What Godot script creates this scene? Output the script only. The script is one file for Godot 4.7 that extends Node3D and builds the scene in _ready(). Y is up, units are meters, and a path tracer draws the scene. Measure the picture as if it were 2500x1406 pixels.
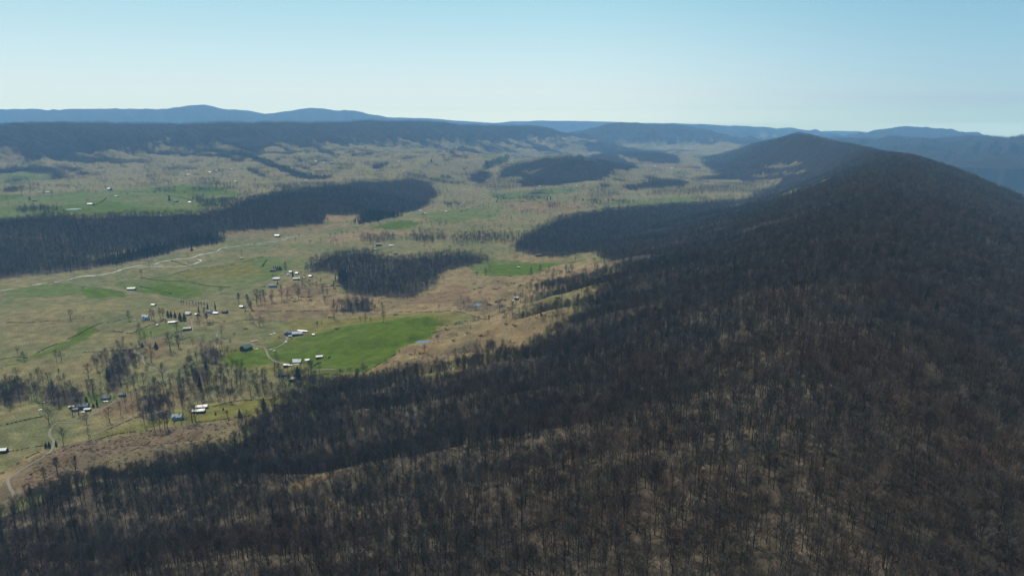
extends Node3D

const EYE := Vector3(0, 406, 0)
const TILT := 13.41
const HAZE := Vector3(0.28, 0.60, 1.0)

func _ready():
	# ---- camera, sky, sun, exposure, haze ----
	var cam := Camera3D.new()
	cam.name = "camera"
	cam.position = EYE
	cam.rotation_degrees = Vector3(-TILT, 0, 0)
	cam.fov = 45.18
	cam.near = 1.0
	cam.far = 80000.0
	add_child(cam)
	var air := PanoramaSkyMaterial.new()
	air.panorama = clear_sky(2.0, 0.000042, HAZE * 0.93)
	var sky := Sky.new()
	sky.sky_material = air
	var env := Environment.new()
	env.background_mode = Environment.BG_SKY
	env.sky = sky
	env.tonemap_mode = Environment.TONE_MAPPER_LINEAR
	env.tonemap_exposure = 2.0
	env.fog_enabled = true
	env.fog_density = 0.000042
	env.fog_light_color = Color(HAZE.x, HAZE.y, HAZE.z).linear_to_srgb()
	env.sdfgi_enabled = true
	env.ssao_enabled = true
	env.ssil_enabled = true
	var we := WorldEnvironment.new()
	we.name = "world_environment"
	we.environment = env
	add_child(we)
	var sun := DirectionalLight3D.new()
	sun.name = "sun"
	sun.light_energy = 1.6
	sun.light_color = Color(1.0, 0.955, 0.88)
	sun.light_angular_distance = 0.5
	sun.shadow_enabled = true
	sun.rotation_degrees = Vector3(-53, 180.0 + 36.0, 0)
	add_child(sun)
	# ---- large structure ----
	set_up_terrain()
	make_materials()
	lay_out()
	place_ponds()
	build_ground()
	lay_roads()
	finish_stream()
	# ---- objects ----
	make_prototypes()
	place_buildings()
	place_trees()
	place_brush()
	plant_woods()
	plant_brambles()
	finish_woods()

# a clear spring sky: pale at the horizon, deepening upwards, paler towards the sun; what the low haze takes away or adds is allowed for
func clear_sky(exposure: float, density: float, air_light: Vector3) -> ImageTexture:
	var w := 128
	var h := 1536
	var img := Image.create(w, h, false, Image.FORMAT_RGBF)
	for row in h:
		var el := 90.0 - (row + 0.5) * 180.0 / h
		for k in w:
			var az := (k + 0.5) / w * TAU
			var e := maxf(el, 0.35) * (1.0 + 0.10 * (1.0 - cos(az + deg_to_rad(36.0))))
			var c := Vector3(0.74, 0.87, 0.90)
			var marks := [[0.0, Vector3(0.71, 0.86, 0.89)], [2.5, Vector3(0.70, 0.85, 0.88)], [4.8, Vector3(0.61, 0.82, 0.89)], [9.2, Vector3(0.42, 0.71, 0.84)], [14.0, Vector3(0.31, 0.62, 0.79)], [24.0, Vector3(0.20, 0.50, 0.72)], [45.0, Vector3(0.12, 0.36, 0.60)], [180.0, Vector3(0.08, 0.27, 0.50)]]
			for i in marks.size() - 1:
				if e >= marks[i][0] and e <= marks[i + 1][0]:
					c = marks[i][1].lerp(marks[i + 1][1], (e - marks[i][0]) / (marks[i + 1][0] - marks[i][0]))
			var off := absf(wrapf(az + deg_to_rad(36.0), -PI, PI))
			c *= Vector3.ONE.lerp(Vector3(0.60, 0.74, 0.84), smoothstep(deg_to_rad(38.0), deg_to_rad(74.0), off))
			var through := minf(25850.0 / maxf(absf(sin(az)), absf(cos(az))), 425.0 / tan(deg_to_rad(clampf(el, 0.35, 89.0))))
			var t := exp(-density * through)
			c = (c - air_light * (1.0 - t)) / t / exposure
			img.set_pixel(k, row, Color(maxf(c.x, 0.02), maxf(c.y, 0.02), maxf(c.z, 0.12)))
	return ImageTexture.create_from_image(img)

# ---- terrain: heights in metres; x to the right, e forward (e = -z) ----
var rough := FastNoiseLite.new()
var roll := FastNoiseLite.new()
var spur := FastNoiseLite.new()
var ridges := []          # each: {x, e, h (crest points), left, right (reach of the flanks), power, spurs, lo, hi}
var foot := PackedVector2Array()   # foot of the bench along the river road
var mounds := PackedFloat32Array()   # x, e, 1/a, 1/b, h, cos, sin of each
var ponds := []
var last_u := 0.0
var last_left := 0.0
var last_y := 0.0
var last_along := 0.0

func add_ridge(crest: Array, reach_left: float, reach_right: float, power: float, spurs: float, wave: float):
	var pts := PackedVector3Array(crest)
	var lo := Vector2(1e9, 1e9)
	var hi := Vector2(-1e9, -1e9)
	var along := PackedFloat32Array([0.0])
	for i in pts.size():
		lo = lo.min(Vector2(pts[i].x, pts[i].z))
		hi = hi.max(Vector2(pts[i].x, pts[i].z))
		if i > 0:
			along.append(along[i - 1] + Vector2(pts[i].x - pts[i - 1].x, pts[i].z - pts[i - 1].z).length())
	var w := maxf(reach_left, reach_right) if ridges.size() > 0 else 3300.0
	ridges.append({"p": pts, "s": along, "left": reach_left, "right": reach_right, "power": power, "spurs": spurs, "wave": wave, "lo": lo - Vector2(w, w), "hi": hi + Vector2(w, w)})

# (distance to the crest, positive to its left; crest height; way along the crest)
func across(pts: PackedVector3Array, s: PackedFloat32Array, x: float, e: float) -> Vector3:
	var best := 1e18
	var out := Vector3()
	for i in pts.size() - 1:
		var a := pts[i]
		var b := pts[i + 1]
		var dx := b.x - a.x
		var de := b.z - a.z
		var l2 := dx * dx + de * de
		var t := clampf(((x - a.x) * dx + (e - a.z) * de) / l2, 0.0, 1.0)
		var qx := x - a.x - dx * t
		var qe := e - a.z - de * t
		var d2 := qx * qx + qe * qe
		if d2 < best:
			best = d2
			var side := dx * qe - de * qx
			var t2 := t * t * (3.0 - 2.0 * t)
			out = Vector3(signf(side) * sqrt(d2), a.y + (b.y - a.y) * lerpf(t, t2, 0.5), s[i] + sqrt(l2) * t)
	return out

func bench_side(x: float, e: float) -> Vector2:
	var best := 1e18
	var out := Vector2()
	for i in foot.size() - 1:
		var a := foot[i]
		var d := foot[i + 1] - a
		var t := clampf((Vector2(x, e) - a).dot(d) / d.length_squared(), 0.0, 1.0)
		var q := Vector2(x, e) - a - d * t
		if q.length_squared() < best:
			best = q.length_squared()
			out = Vector2(signf(d.x * q.y - d.y * q.x) * q.length(), (i + t) / (foot.size() - 1.0))
	return out

func ground(x: float, e: float) -> float:
	var far := clampf((e - 9000.0) / 9000.0, 0.0, 1.0)
	var y := 5.0 * roll.get_noise_2d(x, e) * (1.0 + far * 6.0) + 1.8 * rough.get_noise_2d(x * 3.0, e * 3.0)
	# low rolling rises out in the farther valley
	y += smoothstep(2200.0, 4200.0, e) * 11.0 * roll.get_noise_2d(x * 0.6 + 900.0, e * 0.6) + far * 25.0
	if e > 1200.0 and e < 7000.0 and x > -4200.0 and x < 1500.0:
		var b := bench_side(x, e)
		if b.x > 0.0:
			var top := lerpf(86.0, 58.0, b.y) * (1.0 - smoothstep(1.0, 1.0, b.y))
			var t := clampf(b.x / 430.0, 0.0, 1.0)
			top *= smoothstep(0.0, 1.0, t)
			top *= 1.0 - smoothstep(-400.0, 900.0, x) 
			y += top * (1.0 + 0.12 * roll.get_noise_2d(x * 1.5, e * 1.5))
	for i in range(0, mounds.size(), 8):
		var dx := x - mounds[i]
		var de := e - mounds[i + 1]
		if dx * dx + de * de > mounds[i + 7]:
			continue
		var qx := (dx * mounds[i + 5] - de * mounds[i + 6]) * mounds[i + 2]
		var qe := (dx * mounds[i + 6] + de * mounds[i + 5]) * mounds[i + 3]
		var r2 := qx * qx + qe * qe
		if r2 < 1.0:
			y += mounds[i + 4] * (1.0 - r2) * (1.0 - r2) * (1.0 + 0.18 * roll.get_noise_2d(x * 2.0, e * 2.0))
	var first := true
	last_u = 9999.0
	last_left = 9999.0
	var number := 0
	var base := maxf(y, 0.0)
	for r in ridges:
		number += 1
		if x < r.lo.x or x > r.hi.x or e < r.lo.y or e > r.hi.y:
			first = false
			continue
		var u := across(r.p, r.s, x, e)
		var d := absf(u.x)
		if first:
			last_u = u.x
		elif number == 2:
			last_left = u.x
			last_along = u.z
		var reach: float = r.left if u.x > 0.0 else r.right
		if first and u.x < 0.0:
			y -= 210.0 * smoothstep(100.0, 900.0, d) * (1.0 - smoothstep(1800.0, 3200.0, d))
		if first and u.x > 0.0:   # behind its highest hump the valley cuts into the ridge
			reach += -330.0 * smoothstep(2580.0, 3200.0, e) + 40.0 * smoothstep(4600.0, 5300.0, e)
		if first and u.x <= 0.0:
			reach *= 1.0 - 0.38 * smoothstep(3900.0, 5200.0, e)
		if number == 2 and u.x < -700.0 and u.x > -3600.0:   # low spurs and draws running down the pastures below the left ridge
			y += 26.0 * smoothstep(-700.0, -1300.0, u.x) * (1.0 - smoothstep(-2200.0, -3600.0, u.x)) * spur.get_noise_2d(u.z * 0.20, u.x * 0.05)
		var soft := 0.06 * reach
		var k := 1.0 - (sqrt(d * d + soft * soft) - soft) / reach
		if k > 0.0:
			var fall := pow(k, r.power)
			var flank := minf(1.0, d / reach * 3.5) * minf(1.0, k * 3.0)
			var n := spur.get_noise_2d(u.z / r.wave * 100.0 + (u.x if first else u.x * 0.6) * 0.10, u.x / r.wave * 28.0)
			var h: float = (u.y) * fall + r.spurs * flank * n + 0.25 * r.spurs * rough.get_noise_2d(x * 100.0 / r.wave, e * 100.0 / r.wave) * minf(1.0, k * 4.0)
			y = maxf(y, base * (1.0 - fall) + h) if not first else y * (1.0 - fall) + h
			if first:
				base = maxf(y, 0.0)
		first = false
	for p in ponds:
		var dx: float = (x - p.c.x) / p.a
		var de: float = (e - p.c.y) / p.b
		var q := dx * dx + de * de
		if q < 6.0:
			y = lerpf(p.y, y, smoothstep(2.0, 6.0, q))
	last_y = y
	return y

func set_up_terrain():
	rough.seed = 11
	rough.frequency = 0.006
	rough.fractal_octaves = 3
	roll.seed = 5
	roll.frequency = 0.0022
	roll.fractal_octaves = 2
	spur.seed = 23
	spur.frequency = 0.018
	spur.fractal_octaves = 3
	add_ridge([Vector3(-420, 203, -870), Vector3(-218, 203, -435), Vector3(12, 200, 0), Vector3(141, 200, 261), Vector3(312, 215, 624), Vector3(499, 232, 1009), Vector3(957, 258, 1784), Vector3(1421, 277, 2574), Vector3(1580, 270, 2900), Vector3(1769, 252, 3480), Vector3(2074, 252, 4132), Vector3(2211, 271, 4785), Vector3(2210, 322, 5438), Vector3(2349, 246, 6380), Vector3(2682, 174, 7830)], 900.0, 1150.0, 1.7, 27.0, 230.0)
	add_ridge([Vector3(-5045, 390, 5655), Vector3(-4485, 397, 6235), Vector3(-3880, 394, 6742), Vector3(-3128, 402, 7250), Vector3(-2697, 408, 7685), Vector3(-2269, 399, 8048), Vector3(-1722, 429, 8555), Vector3(-1067, 422, 9280), Vector3(-671, 374, 9715), Vector3(-292, 368, 10150), Vector3(121, 367, 10512), Vector3(501, 329, 10875), Vector3(773, 259, 11165), Vector3(960, 184, 11455)], 1400.0, 1650.0, 1.5, 95.0, 360.0)
	add_ridge([Vector3(1035, 172, 12615), Vector3(1406, 305, 12832), Vector3(1756, 391, 12978), Vector3(2190, 413, 13122), Vector3(2673, 391, 13268), Vector3(3341, 346, 13485), Vector3(3875, 237, 13702), Vector3(4430, 85, 13920)], 2200.0, 2300.0, 1.5, 130.0, 520.0)
	add_ridge([Vector3(4006, 352, 17835), Vector3(4555, 382, 17980), Vector3(5323, 361, 18125), Vector3(6155, 309, 18415), Vector3(6954, 287, 18560), Vector3(7609, 254, 18850), Vector3(8224, 167, 18995), Vector3(8805, 66, 19285), Vector3(9631, -61, 19575)], 3000.0, 3000.0, 1.5, 150.0, 700.0)
	add_ridge([Vector3(-13712, 686, 15950), Vector3(-11734, 721, 16385), Vector3(-10029, 736, 16675), Vector3(-8329, 764, 17110), Vector3(-7566, 837, 17400), Vector3(-6936, 744, 17545), Vector3(-6193, 619, 17690), Vector3(-5668, 713, 17980), Vector3(-5126, 799, 18270), Vector3(-4181, 735, 18705), Vector3(-3598, 614, 18995), Vector3(-2883, 488, 19285), Vector3(-2141, 402, 19575)], 3500.0, 3500.0, 1.3, 130.0, 650.0)
	add_ridge([Vector3(4844, 171, 11020), Vector3(5193, 177, 10440), Vector3(5525, 203, 10005), Vector3(5847, 170, 9715), Vector3(5945, 182, 9425), Vector3(5913, 235, 9135), Vector3(6111, 233, 8700), Vector3(6227, 265, 8555), Vector3(6516, 294, 8120)], 1900.0, 2600.0, 1.4, 130.0, 480.0)
	add_ridge([Vector3(6840, 131, 15370), Vector3(7057, 161, 15080), Vector3(7429, 208, 14790), Vector3(7691, 301, 14500), Vector3(7938, 350, 14355), Vector3(8602, 303, 14210), Vector3(9175, 225, 14065), Vector3(9413, 156, 13920), Vector3(10024, 53, 13630)], 2600.0, 2600.0, 1.3, 110.0, 600.0)
	add_ridge([Vector3(-15765, 899, 21025), Vector3(-14674, 945, 21025), Vector3(-14084, 875, 21025), Vector3(-12648, 817, 21025), Vector3(-11438, 852, 21025), Vector3(-10963, 805, 21025), Vector3(-9281, 759, 21025), Vector3(-7833, 782, 21025), Vector3(-7356, 712, 21025), Vector3(-5922, 524, 21025)], 3000.0, 3000.0, 1.3, 60.0, 1500.0)
	add_ridge([Vector3(-4228, 571, 21025), Vector3(-2416, 548, 21025), Vector3(-1813, 501, 21025), Vector3(-605, 430, 21025), Vector3(0, 477, 21025), Vector3(605, 489, 21025), Vector3(1814, 477, 21025), Vector3(3024, 442, 21025), Vector3(3751, 407, 21025), Vector3(4718, 430, 21025), Vector3(5447, 383, 21025), Vector3(6663, 313, 21025)], 3000.0, 3000.0, 1.3, 60.0, 1500.0)
	add_ridge([Vector3(8056, 106, 21460), Vector3(9042, 154, 21460), Vector3(10029, 190, 21460), Vector3(10900, 154, 21460), Vector3(11777, 81, 21460), Vector3(13030, -16, 21460)], 3000.0, 3000.0, 1.3, 60.0, 1500.0)
	foot = PackedVector2Array([Vector2(-1518, 1552), Vector2(-1403, 1853), Vector2(-1271, 2006), Vector2(-1111, 2228), Vector2(-913, 2422), Vector2(-717, 2672), Vector2(-544, 2951), Vector2(-448, 3442), Vector2(-455, 3762), Vector2(-395, 4262), Vector2(-255, 5262)])
	mounds.append_array(PackedFloat32Array([413, 5438, 0.0014368, 0.0014368, 122, 0.9689, -0.2474, 484416]))
	mounds.append_array(PackedFloat32Array([772, 6018, 0.0022989, 0.0020899, 51, 1.0000, 0.0000, 228962]))
	mounds.append_array(PackedFloat32Array([1386, 7685, 0.0010610, 0.0016420, 80, 1.0000, 0.0000, 888306]))
	mounds.append_array(PackedFloat32Array([-490, 2828, 0.0016420, 0.0036298, 29, 0.9950, -0.0998, 370881]))
	mounds.append_array(PackedFloat32Array([-247, 2581, 0.0043103, 0.0062696, 16, 1.0000, 0.0000, 53824]))
	mounds.append_array(PackedFloat32Array([189, 3552, 0.0021552, 0.0049261, 26, 1.0000, 0.0000, 215296]))
	mounds.append_array(PackedFloat32Array([572, 4495, 0.0029985, 0.0049261, 35, 1.0000, 0.0000, 111222]))
	mounds.append_array(PackedFloat32Array([968, 4568, 0.0026525, 0.0045977, 38, 1.0000, 0.0000, 142129]))
	mounds.append_array(PackedFloat32Array([-617, 4205, 0.0016420, 0.0026525, 32, 0.9553, -0.2955, 370881]))
	mounds.append_array(PackedFloat32Array([-734, 3016, 0.0045977, 0.0076628, 20, 1.0000, 0.0000, 47306]))
	mounds.append_array(PackedFloat32Array([-234, 1305, 0.0040568, 0.0057471, 13, 1.0000, 0.0000, 60762]))
	mounds.append_array(PackedFloat32Array([-889, 1450, 0.0034483, 0.0062696, 13, 1.0000, 0.0000, 84100]))
	mounds.append_array(PackedFloat32Array([386, 558, 0.0040568, 0.0149925, 58, 0.9801, 0.1987, 60762]))
	mounds.append_array(PackedFloat32Array([-2833, 7105, 0.0002090, 0.0002759, 133, 0.9131, 0.4078, 22896225]))

# ---------------------------------------------------------------- plan of woods and soils
var woods_near := Image.create(1000, 1000, false, Image.FORMAT_L8)   # 4 m cells, x -2200.., e 200..
var woods_far := Image.create(1000, 1000, false, Image.FORMAT_L8)    # 16 m cells, x -9600.., e 0..
var soil_near := Image.create(1000, 1000, false, Image.FORMAT_L8)
var soil_far := Image.create(1000, 1000, false, Image.FORMAT_L8)
var wn: PackedByteArray
var wf: PackedByteArray
var sn: PackedByteArray
var sf: PackedByteArray

func fill(img: Image, c: int, pts: PackedVector2Array, ox: float, oe: float, cell: float):
	var lo := 1e9
	var hi := -1e9
	for p in pts:
		lo = minf(lo, p.y)
		hi = maxf(hi, p.y)
	var shade := Color8(c * 20, 0, 0)
	for row in range(maxi(0, int((lo - oe) / cell)), mini(999, int((hi - oe) / cell)) + 1):
		var e := oe + (row + 0.5) * cell
		var cuts := []
		var n := pts.size()
		for i in n:
			var a := pts[i]
			var b := pts[(i + 1) % n]
			if (a.y <= e) != (b.y <= e):
				cuts.append(a.x + (e - a.y) / (b.y - a.y) * (b.x - a.x))
		cuts.sort()
		for i in range(0, cuts.size() - 1, 2):
			var x0 := clampi(roundi((cuts[i] - ox) / cell), 0, 1000)
			var x1 := clampi(roundi((cuts[i + 1] - ox) / cell), 0, 1000)
			if x1 > x0:
				img.fill_rect(Rect2i(x0, row, x1 - x0, 1), shade)

func paint(near: Image, far: Image, c: int, outline: Array):
	var pts := PackedVector2Array(outline)
	fill(near, c, pts, -2200.0, 200.0, 4.0)
	fill(far, c, pts, -9600.0, 0.0, 16.0)

func stroke(near: Image, far: Image, c: int, width: float, line: Array):
	for i in line.size() - 1:
		var a: Vector2 = line[i]
		var b: Vector2 = line[i + 1]
		var side := (b - a).orthogonal().normalized() * width * 0.5
		var on := (b - a).normalized() * width * 0.4
		paint(near, far, c, [a + side - on, b + side * 0.8 + on, b - side * 0.8 + on, a - side - on])

func look(near: PackedByteArray, far: PackedByteArray, x: float, e: float) -> int:
	var i := int((x + 2200.0) * 0.25)
	var j := int((e - 200.0) * 0.25)
	if i >= 0 and i < 1000 and j >= 0 and j < 1000:
		return near[j * 1000 + i] / 20
	i = int((x + 9600.0) * 0.0625)
	j = int(e * 0.0625)
	if i >= 0 and i < 1000 and j >= 0 and j < 1000:
		return far[j * 1000 + i] / 20
	return 0

var ragged := FastNoiseLite.new()
var patch := FastNoiseLite.new()

func woods_at(x: float, e: float, known := false) -> int:
	var k := 13.0 if e < 4200.0 else 34.0
	var w := look(wn, wf, x + ragged.get_noise_2d(x, e) * k, e + ragged.get_noise_2d(x + 5000.0, e) * k)
	if w == 9:
		return 0
	if w > 0:
		return w
	if x > 0.40 * e and e > 6000.0:
		return 1
	if e < 8200.0 and x > -900.0:
		var u := last_u if known else across(ridges[0].p, ridges[0].s, x, e).x
		if u < (380.0 if e < 2900.0 else 560.0) + 60.0 * ragged.get_noise_2d(x * 0.3, e * 0.3):
			return 1
	if e > 3300.0 and e < 10500.0 and x < 0.36 * e:
		if not known:
			var l := across(ridges[1].p, ridges[1].s, x, e)
			last_left = l.x
			last_along = l.z
		if last_left > -2600.0 and last_left < -750.0:   # fingers of wood running down the draws
			if spur.get_noise_2d((last_along + last_left * 0.7) * 0.28, last_left * 0.012) > 0.10 + 0.34 * smoothstep(-900.0, -2400.0, last_left) and look(sn, sf, x, e) == 0:
				return 1
		var n := patch.get_noise_2d(x * 0.9 + 20000.0, e * 1.3)
		if n > 0.42 and last_left < -1700.0:
			return 1
		if absf(patch.get_noise_2d(x * 0.5 + 30000.0, e * 0.8)) < 0.008 and n > -0.05:
			return 5
	if e > 10500.0 and (e > 17000.0 or (known and last_y > 85.0)):
		return 1
	return 0

# ---------------------------------------------------------------- materials
var M := {}
const SOILS := [Vector3(0.190, 0.177, 0.096), Vector3(0.076, 0.124, 0.012), Vector3(0.108, 0.146, 0.046), Vector3(0.240, 0.190, 0.116), Vector3(0.150, 0.120, 0.090), Vector3(0.178, 0.134, 0.088), Vector3(0.150, 0.150, 0.046), Vector3(0.22, 0.20, 0.17)]

func noise_map(freq: float, octaves: int, low: float, high: float, s: int) -> NoiseTexture2D:
	var n := FastNoiseLite.new()
	n.seed = s
	n.frequency = freq
	n.fractal_octaves = octaves
	var t := NoiseTexture2D.new()
	t.width = 1024
	t.height = 1024
	t.seamless = true
	t.noise = n
	var g := Gradient.new()
	g.set_color(0, Color(low, low, low * 0.97))
	g.set_color(1, Color(high, high, high))
	t.color_ramp = g
	return t

func plain(name_: String, lin: Vector3, rough_: float = 0.9, metal := 0.0) -> StandardMaterial3D:
	var m := StandardMaterial3D.new()
	m.resource_name = name_
	m.albedo_color = Color(lin.x, lin.y, lin.z).linear_to_srgb()
	m.roughness = rough_
	m.metallic = metal
	m.metallic_specular = 0.3
	M[name_] = m
	return m

func make_materials():
	ragged.seed = 77
	ragged.frequency = 0.018
	patch.seed = 31
	patch.frequency = 0.004
	patch.fractal_octaves = 4
	var g := StandardMaterial3D.new()
	g.resource_name = "ground"
	g.vertex_color_use_as_albedo = true
	g.roughness = 1.0
	g.metallic_specular = 0.1
	g.albedo_texture = noise_map(0.03, 5, 0.62, 1.0, 3)
	g.uv1_triplanar = true
	g.uv1_world_triplanar = true
	g.uv1_scale = Vector3.ONE / 130.0
	g.detail_enabled = true
	g.detail_blend_mode = BaseMaterial3D.BLEND_MODE_MUL
	g.detail_albedo = noise_map(0.02, 6, 0.70, 1.0, 9)
	g.detail_uv_layer = BaseMaterial3D.DETAIL_UV_2
	g.uv2_triplanar = true
	g.uv2_world_triplanar = true
	g.uv2_scale = Vector3.ONE / 610.0
	M["ground"] = g
	var t := StandardMaterial3D.new()
	t.resource_name = "bark"
	t.vertex_color_use_as_albedo = true
	t.roughness = 1.0
	t.metallic_specular = 0.15
	M["bark"] = t
	for k in 4:
		var b := t.duplicate()
		b.albedo_color = [Color(1, 1, 1), Color(0.9, 0.96, 0.95), Color(1.0, 0.93, 0.9), Color(0.87, 0.87, 0.93)][k]
		M["bark_%d" % k] = b
	plain("gravel", Vector3(0.120, 0.113, 0.096), 1.0)
	plain("dirt", Vector3(0.125, 0.107, 0.078), 1.0)
	for r in ["gravel", "dirt"]:
		M[r].albedo_texture = noise_map(0.05, 4, 0.75, 1.0, 15)
		M[r].uv1_triplanar = true
		M[r].uv1_world_triplanar = true
		M[r].uv1_scale = Vector3.ONE / 40.0
	plain("water", Vector3(0.05, 0.075, 0.07), 0.08)
	M.water.metallic_specular = 0.6
	plain("stream_water", Vector3(0.27, 0.27, 0.25), 0.22)
	M.stream_water.metallic_specular = 0.8
	# roofs and walls
	plain("roof_white", Vector3(0.38, 0.38, 0.365), 0.45)
	plain("roof_pale", Vector3(0.27, 0.28, 0.27), 0.5)
	plain("roof_metal", Vector3(0.22, 0.24, 0.27), 0.4)
	plain("roof_tan", Vector3(0.30, 0.28, 0.22), 0.8)
	plain("roof_slate", Vector3(0.085, 0.092, 0.102), 0.6)
	plain("roof_bluegrey", Vector3(0.16, 0.20, 0.22), 0.6)
	plain("roof_green", Vector3(0.032, 0.058, 0.05), 0.5)
	plain("roof_brown", Vector3(0.09, 0.073, 0.063), 0.8)
	plain("roof_black", Vector3(0.03, 0.03, 0.034), 0.7)
	plain("wall_white", Vector3(0.5, 0.52, 0.53), 0.8)
	plain("wall_grey", Vector3(0.17, 0.17, 0.17), 0.85)
	plain("wall_dark", Vector3(0.04, 0.037, 0.035), 0.9)
	plain("wall_brown", Vector3(0.085, 0.062, 0.043), 0.9)
	plain("wall_red", Vector3(0.13, 0.045, 0.035), 0.85)
	plain("wall_blue", Vector3(0.22, 0.29, 0.32), 0.8)
	plain("trim", Vector3(0.6, 0.6, 0.58), 0.7)
	plain("pane", Vector3(0.02, 0.025, 0.03), 0.1)
	plain("door_brown", Vector3(0.10, 0.06, 0.04), 0.7)
	plain("chimney_brick", Vector3(0.20, 0.09, 0.06), 0.95)
	plain("paint_white", Vector3(0.72, 0.72, 0.70), 0.3)
	plain("paint_dark", Vector3(0.03, 0.03, 0.035), 0.3)
	plain("paint_tan", Vector3(0.38, 0.34, 0.26), 0.3)
	plain("tyre", Vector3(0.02, 0.02, 0.02), 0.9)

# ---------------------------------------------------------------- naming
func put(called: String, mesh: Mesh, mat: Material, parent: Node = self) -> MeshInstance3D:
	var o := MeshInstance3D.new()
	o.name = called
	o.mesh = mesh
	o.material_override = mat
	parent.add_child(o, true)
	return o

var taken := {}
func numbered(called: String) -> String:
	var n: int = taken.get(called, 0)
	taken[called] = n + 1
	return called if n == 0 else "%s_%03d" % [called, n]

func tag(o: Node, label: String, category := "", group := "", kind := ""):
	o.set_meta("label", label)
	if category: o.set_meta("category", category)
	if group: o.set_meta("group", group)
	if kind: o.set_meta("kind", kind)

func thing(called: String, label: String, category: String, at: Vector3, turn := 0.0, group := "") -> Node3D:
	var o := Node3D.new()
	o.name = numbered(called)
	add_child(o)
	o.position = at
	o.rotation.y = turn
	tag(o, label, category, group)
	return o

# ---------------------------------------------------------------- ground sheet: rings round a point, finer where the land is near and in view
var ring_r := PackedFloat32Array()
var col_a := PackedFloat32Array()
var heights := PackedFloat32Array()
const RING0 := 60.0
const RING_Q := 0.0088
const FAN := 0.76          # half angle of the fine part, radians
const FAN_N := 660

func col_of(a: float) -> float:
	if absf(a) <= FAN:
		return (a + FAN) / (2.0 * FAN) * FAN_N
	if a < 0.0:
		a += TAU
	return FAN_N + (a - FAN) / (TAU - 2.0 * FAN) * 90.0

func hgt(x: float, e: float) -> float:
	var r := sqrt(x * x + e * e)
	if r < 61.0 or r > 13500.0:
		return ground(x, e)
	var i := log(r / RING0) / RING_Q
	var c := col_of(atan2(x, e))
	var i0 := int(i)
	var c0 := int(c)
	var fi := i - i0
	var fc := c - c0
	var n := col_a.size()
	var c1 := (c0 + 1) % n
	return lerpf(lerpf(heights[i0 * n + c0], heights[i0 * n + c1], fc), lerpf(heights[(i0 + 1) * n + c0], heights[(i0 + 1) * n + c1], fc), fi)

func soil_colour(x: float, e: float, y: float) -> Color:
	var k := 6.0 if e < 4200.0 else 22.0
	var jx := ragged.get_noise_2d(x * 1.3, e * 1.3) * k
	var je := ragged.get_noise_2d(x * 1.3 + 700.0, e * 1.3) * k
	var w := woods_at(x, e, true)
	var n := patch.get_noise_2d(x, e)
	var f := ragged.get_noise_2d(x * 2.2, e * 2.2)
	var c := Vector3()
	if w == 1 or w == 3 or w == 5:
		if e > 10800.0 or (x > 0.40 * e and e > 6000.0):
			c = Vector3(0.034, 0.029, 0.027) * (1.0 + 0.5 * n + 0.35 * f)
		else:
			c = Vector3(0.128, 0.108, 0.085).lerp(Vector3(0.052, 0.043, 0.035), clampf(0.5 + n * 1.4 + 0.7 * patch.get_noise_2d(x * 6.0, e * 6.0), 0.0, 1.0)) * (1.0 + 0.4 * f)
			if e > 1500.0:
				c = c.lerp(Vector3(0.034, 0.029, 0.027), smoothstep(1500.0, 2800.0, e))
	else:
		var s := look(sn, sf, x + jx, e + je)
		c = SOILS[s]
		if s == 0:
			c = c.lerp(Vector3(0.140, 0.153, 0.076), clampf(0.45 + n * 2.2, 0.0, 1.0))
			c = c.lerp(Vector3(0.215, 0.182, 0.108), 0.45 * smoothstep(2200.0, 4500.0, e))
			c = c.lerp(Vector3(0.212, 0.174, 0.105), clampf(patch.get_noise_2d(x * 2.0 + 3000.0, e * 2.0) * 2.0 - 0.3, 0.0, 0.5))
		elif s == 1 or s == 2 or s == 6:
			c = c.lerp(SOILS[0], clampf(0.02 + n * (0.35 if s == 1 else 0.8), 0.0, 0.4))
		else:
			c = c.lerp(SOILS[0], clampf(n * 1.2, 0.0, 0.5))
			c = c.lerp(Vector3(0.15, 0.105, 0.068), clampf(patch.get_noise_2d(x * 3.0, e * 3.0 + 900.0) * 1.6 - 0.1, 0.0, 0.45))
		c *= Vector3(1.10, 1.06, 0.98)
		c *= 1.0 + 0.18 * f + 0.10 * rough.get_noise_2d(x * 6.0, e * 6.0)
	c *= 0.93
	return Color(c.x, c.y, c.z)

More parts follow.
